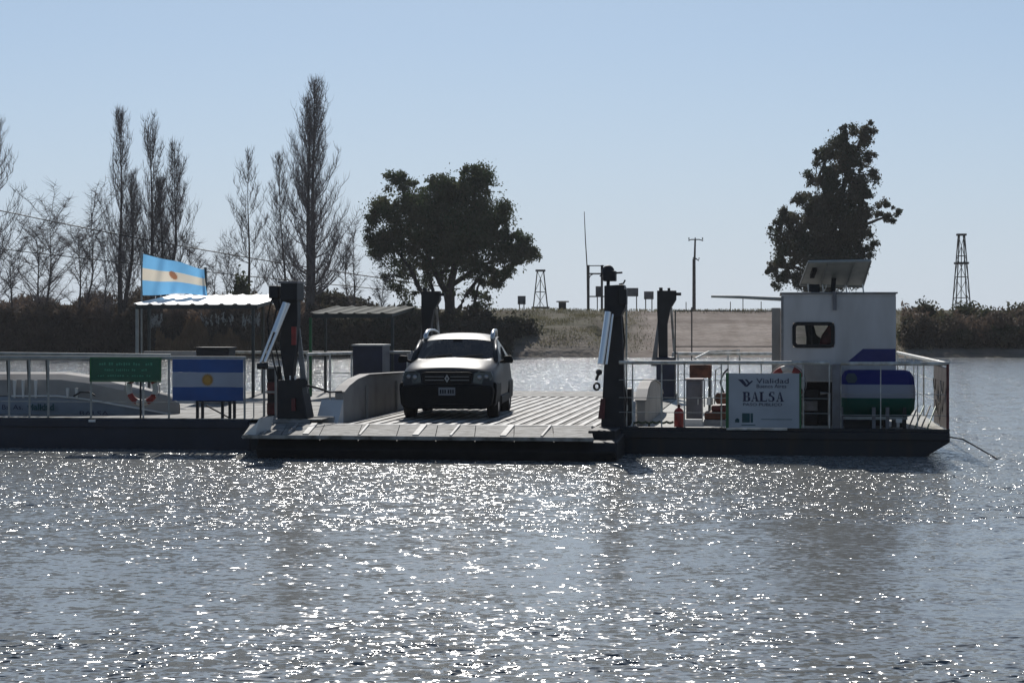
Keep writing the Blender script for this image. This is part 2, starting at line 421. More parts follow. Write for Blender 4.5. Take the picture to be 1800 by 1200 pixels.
def ground_material():
    m = bpy.data.materials.new('bank_earth_and_grass'); m.use_nodes = True; nt = m.node_tree; L = nt.links.new
    b = nt.nodes['Principled BSDF']; b.inputs['Roughness'].default_value = 0.95; b.inputs['Specular IOR Level'].default_value = 0.15
    g = nt.nodes.new('ShaderNodeNewGeometry')
    def nz(scale, sc=(1, 1, 1), det=6):
        mp = nt.nodes.new('ShaderNodeMapping'); mp.inputs['Scale'].default_value = sc; L(g.outputs['Position'], mp.inputs[0])
        n = nt.nodes.new('ShaderNodeTexNoise'); n.inputs['Scale'].default_value = scale; n.inputs['Detail'].default_value = det; L(mp.outputs[0], n.inputs['Vector']); return n.outputs['Fac']
    def ramp(src, stops):
        r = nt.nodes.new('ShaderNodeValToRGB'); L(src, r.inputs[0])
        while len(r.color_ramp.elements) < len(stops): r.color_ramp.elements.new(0.5)
        for e, (p, c) in zip(r.color_ramp.elements, stops): e.position = p; e.color = tuple(c) + (1,)
        return r.outputs[0]
    grass = ramp(nz(0.35, (0.6, 1, 1)), [(0.36, (0.11, 0.085, 0.058)), (0.5, (0.095, 0.09, 0.05)), (0.64, (0.15, 0.125, 0.085))])
    dirt = ramp(nz(0.3, (0.3, 1.6, 1)), [(0.35, (0.26, 0.205, 0.17)), (0.65, (0.50, 0.415, 0.355))])  # pale cross streaks paint hanging dust haze into the road's own dirt colour
    rut = ramp(nz(1.0, (1.1, 0.06, 1), 3), [(0.36, (0.78, 0.76, 0.74)), (0.6, (1.0, 1.0, 1.0))])
    rx = nt.nodes.new('ShaderNodeMix'); rx.data_type = 'RGBA'; rx.blend_type = 'MULTIPLY'; rx.inputs[0].default_value = 1.0
    L(dirt, rx.inputs[6]); L(rut, rx.inputs[7]); dirt = rx.outputs[2]
    at = nt.nodes.new('ShaderNodeAttribute'); at.attribute_name = 'dirt'; at.attribute_type = 'GEOMETRY'
    ad = nt.nodes.new('ShaderNodeMath'); ad.operation = 'MULTIPLY_ADD'; L(nz(0.8), ad.inputs[0]); ad.inputs[1].default_value = 0.9; ad.inputs[2].default_value = -0.45
    a2 = nt.nodes.new('ShaderNodeMath'); a2.operation = 'ADD'; L(ad.outputs[0], a2.inputs[0]); L(at.outputs['Fac'], a2.inputs[1]); a2.use_clamp = True
    mx = nt.nodes.new('ShaderNodeMix'); mx.data_type = 'RGBA'; L(a2.outputs[0], mx.inputs[0]); L(grass, mx.inputs[6]); L(dirt, mx.inputs[7])
    L(mx.outputs[2], b.inputs['Base Color'])
    bp = nt.nodes.new('ShaderNodeBump'); bp.inputs['Strength'].default_value = 0.8; bp.inputs['Distance'].default_value = 0.15; L(nz(2.5), bp.inputs['Height']); L(bp.outputs[0], b.inputs['Normal'])
    return m
gm = ground_material()
tmb = MB().add(V, Fc, True)
terrain = tmb.build('river_bank', gm, fix=False)
att = terrain.data.attributes.new('dirt', 'FLOAT', 'POINT')
vals = []
for v in V:
    px = 900 + v[0] / v[1] * F
    d = 0.0
    if v[1] < 160:
        d = max(0, min(1, (px - 1085) / 60)) * max(0, min(1, (1420 - px) / 60))
        if px > 1560: d = max(d, max(0, min(1, (127 - v[1]) / 3)) * 0.55)
        if px > 860: d = max(d, max(0, min(1, (128.5 - v[1]) / 2.5)) * 0.55)
    vals.append(d)
att.data.foreach_set('value', vals)
tag(terrain, kind='structure')
# ------------------------------------------------------------------ the ferry's hull, deck and ramps
XL = -17.1
b_ = MB()
xs_ = fx(440, 0)
b_.prism([(xs_, DZ-0.02), (0, DZ-0.02), (0, 0.24), (-0.36, 0.02), (-0.9, -0.5), (xs_, -0.5)], 'y', 0.0, 13.2)
fp('hull', b_, M['hull'], bevel=0.02)
b_ = MB().prism([(XL, DL-0.02), (xs_, DL-0.02), (xs_, -0.5), (XL+0.9, -0.5), (XL+0.3, 0.02), (XL, 0.24)], 'y', 0.0, 13.2)
fp('hull_section', b_, M['hull_navy'], bevel=0.02)
# rubbing strakes proud of the hull side
fp('rubbing_strake', MB().box(fx(1088, 0)+0.02, -0.01, -0.05, -0.001, DZ-0.16, DZ-0.03), M['hull'], bevel=0.012)
fp('rubbing_strake', MB().box(XL+0.02, xs_-0.02, -0.05, -0.001, DL-0.17, DL-0.03), M['hull_navy'], bevel=0.012)
fp('deck_edge_plate', MB().box(xs_+0.03, -0.005, 0.004, 0.09, DZ-0.02, DZ+0.028), M['hull'])
xl0, xl1 = fx(600, 1.0), fx(1118, 1.0)
# side decks and the car lane
fp('side_deck', MB().box(XL+0.02, xl0-0.12, 0.0, 13.2, DL-0.02, DL), M['deck'])
fp('side_deck', MB().box(xl1+0.12, -0.02, 0.1, 13.18, DZ-0.02, DZ), M['deck_white'])
npl = 11
for i in range(npl):       # the lane is laid in steel plates across the hull
    y0 = 0.02 + i * 1.2; y1 = y0 + 1.185
    for k in range(4):
        xa = xl0-0.1 + (xl1-xl0+0.2) * k / 4; xb = xl0-0.1 + (xl1-xl0+0.2) * (k+1) / 4 - 0.012
        dz = random.uniform(0, 0.006)
        fp('deck_plate', MB().box(xa, xb, y0, min(y1, 13.2), DL*0.0+DZ-0.02, DZ+dz), M['deck'])
for k in range(22):
    x = xl0 + 0.25 + (xl1 - xl0 - 0.5) * k / 21
    fp('tread_strip', MB().box(x-0.045, x+0.045, 0.35, 13.15, DZ+0.007, DZ+0.019), M['bar'])
# landing ramp in front
fp('ramp_hinge_beam', MB().box(fx(440, 0), fx(1042, 0), -0.10, 0.10, DZ-0.08, DZ+0.045), M['bar'], bevel=0.015)
xr0, xr1 = fx(455, -1.7), fx(1085, -1.7)
bb = MB().prism([(0.0-0.12, 0.36), (-1.75, 0.30), (-1.9, 0.16), (-1.62, -0.4), (-0.12, -0.4)], 'x', xr0, xr1)
fp('bow_platform', bb, M['hull_black'], bevel=0.02)  # solid black block stands for the shaded girders beneath the ramp
fp('bow_side_block', MB().box(fx(1042, -0.4), fx(1088, -0.4), -1.2, -0.06, 0.10, DZ+0.03), M['hull_black'], bevel=0.02)
nr = 9
for i in range(nr):
    xa0 = fx(440, -0.15) + (fx(1040, -0.15)-fx(440, -0.15)) * i / nr
    xa1 = fx(440, -0.15) + (fx(1040, -0.15)-fx(440, -0.15)) * (i+1) / nr - 0.012
    xb0 = fx(427, -2.0) + (fx(1044, -2.0)-fx(427, -2.0)) * i / nr
    xb1 = fx(427, -2.0) + (fx(1044, -2.0)-fx(427, -2.0)) * (i+1) / nr - 0.012
    t = random.uniform(0, 0.008)
    p = [(xb0, -2.0, 0.345), (xb1, -2.0, 0.345), (xa1, -0.12, 0.43), (xa0, -0.12, 0.43),
         (xb0, -2.0, 0.378+t), (xb1, -2.0, 0.378+t), (xa1, -0.12, 0.462+t), (xa0, -0.12, 0.462+t)]
    fp('ramp_plate', MB().hexa(p), M['ramp'])
for px_ in (470, 515, 545, 640, 738, 800, 892, 960):
    w_ = 0.05 if px_ in (545, 738, 892) else 0.018
    xa, xb = fx(px_+8, -0.2), fx(px_-8, -1.85)
    p = [(xb-w_, -1.85, 0.383), (xb+w_, -1.85, 0.383), (xa+w_, -0.2, 0.470), (xa-w_, -0.2, 0.470),
         (xb-w_, -1.85, 0.41), (xb+w_, -1.85, 0.41), (xa+w_, -0.2, 0.497), (xa-w_, -0.2, 0.497)]
    fp('ramp_cleat', MB().hexa(p), M['bar'])
fp('ramp_lip', MB().box(fx(427, -2.0), fx(1044, -2.0), -2.06, -2.005, 0.33, 0.395), M['ramp'], bevel=0.01)
poly(bb := MB(), [(424, 768), (452, 742), (456, 735), (448, 768)], -1.95, 0.9)
fp('ramp_cheek', bb, M['white'])
# far ramp behind
fp('ramp_plate', MB().hexa([(xl0, 13.2, 0.36), (xl1, 13.2, 0.36), (xl1, 15.6, 0.36), (xl0, 15.6, 0.36), (xl0, 13.2, 0.45), (xl1, 13.2, 0.45), (xl1, 15.6, 0.5), (xl0, 15.6, 0.5)]), M['ramp'])

# curved white bulwarks either side of the lane
def bulwark(px_, side):
    x = fx(px_, 1.0); t = 0.16
    top = [(1.0, DZ), (1.0, DZ+0.54), (1.4, DZ+0.64), (2.1, DZ+0.74), (3.1, DZ+0.80), (4.6, DZ+0.78), (7.5, DZ+0.74), (9.8, DZ+0.72), (10.8, DZ+0.6), (11.6, DZ+0.34), (11.6, DZ)]
    if side > 0: top = [(1.0, DZ), (1.0, DZ+0.42), (1.5, DZ+0.60), (2.2, DZ+0.70), (3.6, DZ+0.72), (5.2, DZ+0.60), (6.2, DZ+0.36), (6.3, DZ)]
    o = fp('bulwark', MB().prism(top, 'x', min(x, x+side*t), max(x, x+side*t)), M['cream'], bevel=0.012)
    cap = MB()
    xa, xb = min(x, x+side*t)-0.02, max(x, x+side*t)+0.02
    for (y0, z0), (y1, z1) in zip(top[1:-2], top[2:-1]):
        cap.hexa([(xa, y0, z0+0.002), (xb, y0, z0+0.002), (xb, y1, z1+0.002), (xa, y1, z1+0.002), (xa, y0, z0+0.025), (xb, y0, z0+0.025), (xb, y1, z1+0.025), (xa, y1, z1+0.025)])
    fp('bulwark_cap', cap, M['cream'], o)
    # the sloping bright end plate
    ex = x + side*0.16
    e = [(ex-0.02, 0.50), (ex+side*0.42, 0.50)]
    x0, x1 = sorted((x, x+side*(0.40 if side < 0 else -0.10)))
    fp('bulwark_end_plate', MB().hexa([(x0, 0.55, DZ), (x1, 0.55, DZ), (x1, 0.98, DZ), (x0, 0.98, DZ), (x0, 0.55, DZ+0.04), (x1, 0.55, DZ+0.04), (x1, 0.98, DZ+0.42), (x0, 0.98, DZ+0.42)]), M['white'], o)
    for k in range(3 if side < 0 else 1):
        fp('bulwark_rib', MB().box(x - side*0.03 - 0.02, x - side*0.03 + 0.02, 2.8+k*2.8, 2.86+k*2.8, DZ, DZ+0.62), M['cream'], o)
    return o
bulwark(604, -1)
bulwark(1118, 1)
fp('kerb_plate', MB().box(fx(541, 0.6), fx(588, 0.6), 0.5, 0.62, DZ, DZ+0.14), M['cream'], bevel=0.01)
fp('kerb_plate', MB().box(fx(1196, 1.2), fx(1236, 1.2), 0.9, 1.0, DZ, DZ+0.12), M['white'], bevel=0.01)

# ------------------------------------------------------------------ hoist towers
def tower_left():
    o = MB(); poly(o, [(494, 498), (522, 498), (523, 560), (519, 610), (513, 668), (500, 668), (492, 612), (493, 560)], 0.25, 0.24)
    t = fp('hoist_tower', o, M['dark'], bevel=0.01)
    fp('tower_base', poly(MB(), [(488, 668), (527, 664), (541, 738), (487, 738)], 0.12, 0.5), M['dark'], t, 0.015)
    fp('tower_head', rect(MB(), 493, 522, 496, 528, 0.1, 0.5), M['dark'], t, 0.015)
    fp('head_cap', rect(MB(), 488, 523, 494, 498, 0.08, 0.54), M['grey'], t, 0.005)
    h = MB(); rect(h, 472, 489, 502, 524, 0.2, 0.4); poly(h, [(476, 524), (489, 524), (494, 546), (486, 546)], 0.28, 0.2)
    fp('motor_housing', h, M['dark'], t, 0.015)
    r = MB(); ln(r, [(499, 531, 0.08), (457, 640, -0.15)], 0.022); ln(r, [(508, 533, 0.08), (466, 636, -0.15)], 0.03)
    ln(r, [(503, 532, 0.07), (484, 584, -0.03)], 0.052, n=12)
    fp('lift_cylinder', r, M['ram'], t)
    fp('cylinder_foot', ln(MB(), [(453, 643, -0.17), (470, 643, -0.17)], 0.06, n=12), M['dark'], t)
    fp('tower_brace', poly(MB(), [(521, 572), (526, 572), (546, 736), (533, 736)], 0.45, 0.05), M['midgrey'], t)
    fp('red_guard', rect(MB(), 512, 520, 574, 606, 0.19, 0.05), M['red'], t, 0.004)
    fp('red_guard', rect(MB(), 512, 519, 700, 722, 0.06, 0.05), M['maroon'], t, 0.004)
    wn_ = MB(); wn_.tube([fl(533, 673, -0.02), fl(533, 673, 0.4)], 0.075, 14)
    fp('winch_drum', wn_, M['dark'], t)
    for k in (498, 510, 519):
        fp('bolt', MB().tube([fl(k, 667, 0.05), fl(k, 660, 0.05)], 0.014, 6), M['white'], t)
    hose = MB(); ln(hose, [(477, 527, 0.1), (470, 560, 0.3), (474, 600, 0.35), (482, 640, 0.3), (490, 668, 0.2)], 0.014, n=6)
    ln(hose, [(486, 545, 0.1), (478, 580, 0.3), (488, 625, 0.3), (496, 668, 0.2)], 0.014, n=6)
    fp('hydraulic_hose', hose, M['rubber'], t)
    fp('chain', ln(MB(), [(538, 677, 0.1), (560, 682, 0.3), (578, 689, 0.5), (600, 688, 0.9)], 0.02, n=6), M['dark'], t)
    fp('foot_plate', rect(MB(), 462, 545, 738, 743, 0.0, 0.75), M['midgrey'], t)
tower_left()
def tower_right():
    o = MB(); poly(o, [(1067, 545), (1092, 545), (1096, 640), (1098, 755), (1056, 755), (1062, 640)], 0.12, 0.28)
    t = fp('hoist_tower', o, M['dark'], bevel=0.01)
    h = MB(); poly(h, [(1062, 502), (1096, 500), (1100, 512), (1099, 540), (1090, 556), (1076, 560), (1062, 552)], 0.05, 0.46)
    fp('tower_head', h, M['dark'], t, 0.015)
    h = MB(); rect(h, 1088, 1101, 507, 536, -0.02, 0.3)
    fp('motor_housing', h, M['dark'], t, 0.02)
    h = MB(); rect(h, 1060, 1082, 476, 494, 0.15, 0.25); h.sphere(fl(1069, 477, 0.28), 0.11, 12, 8); ln(h, [(1055, 486, 0.3), (1060, 478, 0.3), (1058, 466, 0.3)], 0.02, n=6); ln(h, [(1080, 480, 0.3), (1094, 479, 0.3)], 0.018, n=6)
    fp('work_lamp', h, M['dark'], t, 0.01)
    h = MB(); ln(h, [(1069, 494, 0.26), (1069, 503, 0.26)], 0.03); ln(h, [(1088, 500, 0.2), (1096, 498, 0.2), (1099, 492, 0.2)], 0.016, n=6)
    fp('lamp_bracket', h, M['dark'], t)
    r = MB(); ln(r, [(1069, 548, -0.05), (1056, 640, -0.22)], 0.055, n=12)
    fp('lift_cylinder', r, M['ram'], t)
    fp('cylinder_rod', ln(MB(), [(1077, 552, -0.02), (1066, 640, -0.18)], 0.02), M['ram'], t)
    k = MB(); k.sphere(fl(1053, 654, -0.22), 0.055, 10, 8); ln(k, [(1053, 654, -0.22), (1048, 668, -0.2)], 0.025)
    fp('cylinder_foot', k, M['dark'], t)
    ring = MB(); ring.tube([fl(1049 + 5*math.cos(a*math.pi/6), 679 + 6*math.sin(a*math.pi/6), -0.15) for a in range(13)], 0.022, 6)
    fp('shackle', ring, M['dark'], t)
    fp('red_guard', poly(MB(), [(1056, 700), (1064, 700), (1062, 736), (1051, 736)], 0.02, 0.09), M['maroon'], t, 0.004)
    fp('hydraulic_hose', ln(MB(), [(1094, 556, 0.3), (1098, 600, 0.3), (1093, 650, 0.25), (1101, 700, 0.25), (1098, 748, 0.3)], 0.014, n=6), M['rubber'], t)
    fp('tower_pipe', ln(MB(), [(1101, 536, 0.42), (1101, 752, 0.42)], 0.018, n=6), M['rail'], t)
tower_right()
def far_tower(px_, side):
    b0 = 12.75
    x = fx(px_, b0)
    o = MB(); o.prism([(x-0.10, 0.4), (x+0.10, 0.4), (x+0.09, 2.2), (x+0.16, 2.55), (x+0.3, 2.78), (x+0.3, 3.0), (x-0.15, 3.0), (x-0.15, 2.5), (x-0.12, 1.9)], 'y', b0, b0+0.25)
    t = fp('hoist_tower', o, M['dark'], bevel=0.01)
    fp('tower_base', MB().box(x-0.16, x+0.27, b0-0.14, b0+0.4, DZ, 1.42), M['darkblue'], t, 0.02)
    h = MB(); h.box(x-0.1, x-0.02, b0-0.02, b0+0.1, 3.0, 3.07); h.box(x+0.1, x+0.16, b0, b0+0.1, 3.0, 3.06); h.box(x+0.2, x+0.42, b0, b0+0.1, 2.88, 2.95)
    fp('tower_head', h, M['dark'], t)
    fp('tower_brace', MB().prism([(x-0.3, 1.2), (x-0.16, 1.2), (x-0.1, 2.3), (x-0.14, 2.3)], 'y', b0+0.12, b0+0.16), M['midgrey'], t)
    fp('lift_cylinder', MB().tube([(x+0.17, b0+0.3, 2.6), (x+0.24, b0+0.5, 1.4)], 0.03, 8), M['bar'], t)
far_tower(1166, 1)
far_tower(751, 1)

# ------------------------------------------------------------------ railings
def railing(pts, z0, z1, posts, m=None, r=0.034, mids=(), name='railing', post_r=0.018, first_label=None):
    """pts: [(x, y)] along the top rail"""
    o = fp(name, MB().tube([(x, y, z1) for x, y in pts], r, 10), m or M['rail'])
    for mz in mids:
        fp('middle_rail', MB().tube([(x, y, mz) for x, y in pts], 0.007, 6), M['post_grey'], o)
    for (x, y) in posts:
        fp('railing_post', MB().tube([(x, y, z0), (x, y, z1 - 0.01)], post_r, 8), m or M['rail'], o)
    return o
zr = fz(1200, 637, 0.1)
xa, xb = fx(1088, 0.1), fx(1458, 0.1)
railing([(xa, 0.1), (xb, 0.1)], DZ, zr, [(fx(p, 0.1), 0.1) for p in (1112, 1163, 1203, 1268, 1338, 1412, 1458)], mids=(zr-0.3, zr-0.6, zr-0.85), post_r=0.012)
railing([(fx(1478, 0.1), 0.1), (fx(1668, 0.1), 0.1)], DZ, fz(1600, 639, 0.1), [(fx(p, 0.1), 0.1) for p in (1478, 1548, 1613)], mids=(DZ+0.25, DZ+0.6,), post_r=0.009)
fp('railing_post', MB().box(fx(1463, 0.06), fx(1477, 0.06), 0.06, 0.2, DZ, fz(1470, 640, 0.06)), M['grey'], bevel=0.01)
# right end: mesh panel along the side of the deck
zt = fz(1668, 640, 0.1)
o = railing([(-0.03, 0.1), (-0.03, 3.2), (-0.03, 8.0), (-0.03, 13.0)], DZ, zt, [(-0.03, y) for y in (0.1, 1.4, 2.7, 5.2, 7.8, 10.4, 13.0)], mids=(zt-0.35, zt-0.7), post_r=0.016)
fp('corner_post', MB().tube([(-0.03, 0.08, DZ-0.06), (-0.03, 0.08, zt)], 0.024, 8), M['maroon'])
fp('side_netting', MB().box(-0.045, -0.035, 0.15, 2.65, DZ+0.02, zt-0.06), mat('worn_grey_netting', (0.17, 0.14, 0.14), 0.8, scale=4, col2=(0.10, 0.085, 0.085)), o)
for k in range(4):      # loops of rope hung in the netting
    y = 0.4 + 0.5 * k; z = zt - 0.3 - 0.18 * (k % 3)
    fp('rope_loop', MB().tube([(-0.075, y + 0.5*t, z - 0.22*math.sin(math.pi*t)) for t in [i/8 for i in range(9)]], 0.011, 5), M['cream'], o)
for k in range(4):
    xx = fx(1596 + 11*k, 0.5)
    fp('slanted_strut', MB().tube([(xx, 0.45, DZ), (xx+0.28, 2.0, DZ+0.33)], 0.014, 6), M['green_frame'] if k % 2 else M['cream'], o)
# rear railings
zb = DZ + 1.08
for a, bx_ in ((fx(1182, 12.95), -0.03), (XL+0.1, fx(738, 12.95))):
    n_ = int(abs(bx_-a) / 1.3)
    railing([(a, 12.95), (bx_, 12.95)], DZ, zb, [(a + (bx_-a)*i/n_, 12.95) for i in range(n_+1)], mids=(zb-0.12, zb-0.5), post_r=0.016)
# white rail above the rear right side deck, and the thin upright poles
o = railing([(fx(1192, 9.0), 9.0), (fx(1362, 9.0), 9.0)], DZ, fz(1250, 622, 9.0), [(fx(1192, 9), 9.0), (fx(1300, 9), 9.0)], r=0.035, post_r=0.018)
fp('slanted_strut', ln(MB(), [(1222, 630, 4.0), (1246, 618, 8.5), (1300, 616, 9.0)], 0.02, n=6), M['rail'], o)
for p, t_, m_ in ((1187, 546, 'post_dark'), (1216, 540, 'wood_pole'), (1101, 556, 'post_grey')):
    fp('thin_pole', MB().tube([fl(p, t_, 12.6), (fx(p, 12.6), 12.6, DZ)], 0.018, 6), M[m_])
fp('gate_frame', ln(MB(), [(1187, 546, 12.6), (1362, 547, 12.6)], 0.013, n=6), M['post_dark'])
fp('gate_frame', ln(MB(), [(1187, 609, 12.6), (1362, 609, 12.6)], 0.013, n=6), M['post_dark'])
# left railings
zl = fz(200, 629, 0.1)
railing([(XL+0.05, 0.1), (fx(432, 0.1), 0.1)], DL, zl, [(fx(p, 0.1), 0.1) for p in (16, 52, 85, 160, 297, 430)], m=M['post_grey'], r=0.036, mids=(zl-0.78,), post_r=0.02)
fp('guard_rail', MB().tube([(XL+0.05, 0.9, zl+0.06), (fx(300, 0.9), 0.9, zl+0.03)], 0.03, 8), M['post_grey'])
fp('light_beam', rect(MB(), 252, 342, 617, 630, 5.0, 0.12), M['cream'], bevel=0.01)
railing([(fx(540, 6.0), 6.0), (fx(618, 7.5), 7.5)], DZ, fz(580, 622, 6.5), [(fx(541, 6), 6.0), (fx(580, 6.7), 6.7), (fx(618, 7.5), 7.5)], post_r=0.02)
railing([(fx(672, 9.0), 9.0), (fx(722, 9.0), 9.0)], DZ, fz(700, 619, 9.0), [(fx(683, 9), 9.0), (fx(716, 9), 9.0)], post_r=0.02)
railing([(fx(428, 0.3), 0.3), (fx(462, 0.3), 0.3)], DZ, fz(450, 707, 0.3), [(fx(446, 0.3), 0.3)], post_r=0.012, r=0.012)

# ------------------------------------------------------------------ wheelhouse
cb, cd = 1.1, 2.7
cx0, cx1 = fx(1374, cb), fx(1575, cb)
cz0, cz1 = fz(1450, 671, cb), fz(1480, 521, cb)
wx0, wx1 = fx(1394, cb), fx(1466, cb); wz0, wz1 = fz(1430, 610, cb), fz(1430, 567, cb)
T = 0.05
wh = fp('wheelhouse', MB().box(cx0, cx1, cb, cb+cd, cz1, cz1+0.045), M['cabin'], bevel=0.012)
def wall_with_hole(y0, y1, hx0, hx1, hz0, hz1):
    m_ = MB()
    m_.box(cx0, hx0, y0, y1, cz0, cz1); m_.box(hx1, cx1, y0, y1, cz0, cz1)
    m_.box(hx0, hx1, y0, y1, cz0, hz0); m_.box(hx0, hx1, y0, y1, hz1, cz1); return m_
fp('wall', wall_with_hole(cb, cb+T, wx0, wx1, wz0, wz1), M['cabin'], wh)
fp('wall', wall_with_hole(cb+cd-T, cb+cd, cx0+0.15, cx1-0.35, wz0-0.1, wz1+0.1), M['cabin'], wh)
fp('wall', MB().box(cx1-T, cx1-0.002, cb+T, cb+cd-T, cz0, cz1), M['cabin'], wh)
m_ = MB(); m_.box(cx0+0.002, cx0+T, cb+T, cb+1.0, cz0, cz1); m_.box(cx0+0.002, cx0+T, cb+2.0, cb+cd-T, cz0, cz1); m_.box(cx0+0.002, cx0+T, cb+1.0, cb+2.0, cz0, cz0+1.0)
fp('wall', m_, M['cabin'], wh)
fp('cabin_floor', MB().box(cx0+T, cx1-T, cb+T, cb+cd-T, cz0, cz0+0.05), M['midgrey'], wh)
# window frame with rounded corners
def rrect(x0, x1, z0, z1, r, n=5):
    out = []
    for (cx, cz, a0) in ((x1-r, z1-r, 0), (x0+r, z1-r, 90), (x0+r, z0+r, 180), (x1-r, z0+r, 270)):
        for i in range(n+1):
            a = R(a0 + 90*i/n); out.append((cx + r*math.cos(a), cz + r*math.sin(a)))
    return out
def frame_ring(x0, x1, z0, z1, w__, y0, y1, r=0.09):
    A = rrect(x0-0.012, x1+0.012, z0-0.012, z1+0.012, r); B = rrect(x0+w__, x1-w__, z0+w__, z1-w__, max(0.02, r-w__)); n = len(A)
    vs = [(p[0], y, p[1]) for y in (y0, y1) for p in A] + [(p[0], y, p[1]) for y in (y0, y1) for p in B]
    fs = []
    for i in range(n):
        j = (i+1) % n
        fs += [(i, j, n+j, n+i), (2*n+i, 3*n+i, 3*n+j, 2*n+j), (i, 2*n+i, 2*n+j, j), (n+i, n+j, 3*n+j, 3*n+i)]
    return MB().add(vs, fs)
fp('window_frame', frame_ring(wx0, wx1, wz0, wz1, 0.05, cb-0.02, cb+0.03), M['rubber'], wh)
xm = wx0 + (wx1-wx0)*0.46
fp('window_mullion', MB().box(xm-0.012, xm+0.012, cb-0.005, cb+0.02, wz0+0.03, wz1-0.03), M['rubber'], wh)
fp('window_pane', MB().box(wx0+0.04, xm-0.01, cb+0.008, cb+0.014, wz0+0.04, wz1-0.04), M['pane'], wh)
fp('window_pane', MB().box(xm+0.01, wx1-0.04, cb+0.008, cb+0.014, wz0+0.04, wz1-0.04), M['pane'], wh)
fp('blue_panel', poly(MB(), [(1517, 613), (1574, 613), (1574, 640), (1485, 640)], cb-0.008, 0.006), M['cabin_blue'], wh)
fp('vent_pipe', ln(MB(), [(1467, 512, cb-0.05), (1467, 545, cb-0.05)], 0.035, n=10), M['grey'], wh)
fp('door_post', MB().box(cx0-0.17, cx0-0.015, cb+0.35, cb+0.42, fz(1370, 668, cb+0.4), fz(1370, 541, cb+0.4)), M['cream'], wh, 0.01)
fp('corner_trim', MB().box(cx0-0.012, cx0+0.03, cb-0.012, cb+0.02, cz0, cz1), M['midgrey'], wh)
fp('roof_edge', MB().box(cx0-0.03, cx1+0.03, cb-0.03, cb+cd+0.03, cz1+0.046, cz1+0.075), M['midgrey'], wh, 0.008)
fp('antenna_pole', ln(MB(), [(1250, 521, cb+0.3), (1300, 522, cb+0.3), (1380, 526, cb+0.3)], 0.02, n=8, r2=0.035), M['post_grey'], wh)
# helm seat and red jacket seen through the window
sx = wx0 + 0.22
s1 = MB(); s1.prism([(sx, cz0+0.05), (sx+0.3, cz0+0.05), (sx+0.34, wz0+0.12), (sx+0.2, wz0+0.2), (sx+0.12, wz1+0.1), (sx-0.02, wz1+0.1), (sx+0.03, wz0+0.15)], 'y', cb+0.8, cb+1.3)
fp('helm_seat', s1, M['dark'], wh, 0.03)
s1 = MB(); s1.prism([(wx1-0.3, wz0-0.2), (wx1+0.05, wz0-0.2), (wx1+0.05, wz1), (wx1-0.06, wz1-0.02), (wx1-0.2, wz0+0.2)], 'y', cb+0.5, cb+0.58)
fp('hanging_jacket', s1, M['red'], wh, 0.02)
# undercroft: lower panel, black box as the shade of the open space, frames
fp('undercroft_shade', MB().box(fx(1405, 1.5), cx1-0.1, 1.5, cb+cd, DZ, cz0-0.01), M['dark'], wh)
for k, (pa, pb, ya, yb) in enumerate(((1412, 1440, 684, 700), (1414, 1438, 704, 722), (1414, 1438, 727, 748))):
    fp('engine_block', rect(MB(), pa, pb, ya, yb, 1.25+0.05*k, 0.25), M['midgrey'] if k == 1 else M['dark'], wh, 0.02)
pf = MB(); ln(pf, [(1442, 691, 0.9), (1458, 691, 0.9), (1458, 756, 0.9)], 0.028, n=8)
fp('pipe_frame', pf, M['cream'], wh)
for px_ in (1384, 1405, 1572):
    fp('stilt', MB().box(fx(px_, cb)-0.04, fx(px_, cb)+0.04, cb+0.02, cb+0.1, DZ, cz0-0.001), M['grey'], wh)
fp('stilt', MB().box(cx0+0.02, cx0+0.1, cb+cd-0.1, cb+cd-0.02, DZ, cz0-0.001), M['grey'], wh)
fp('lower_panel', rect(MB(), 1410, 1478, 641, 668, cb-0.14, 0.05), M['cream'], wh)
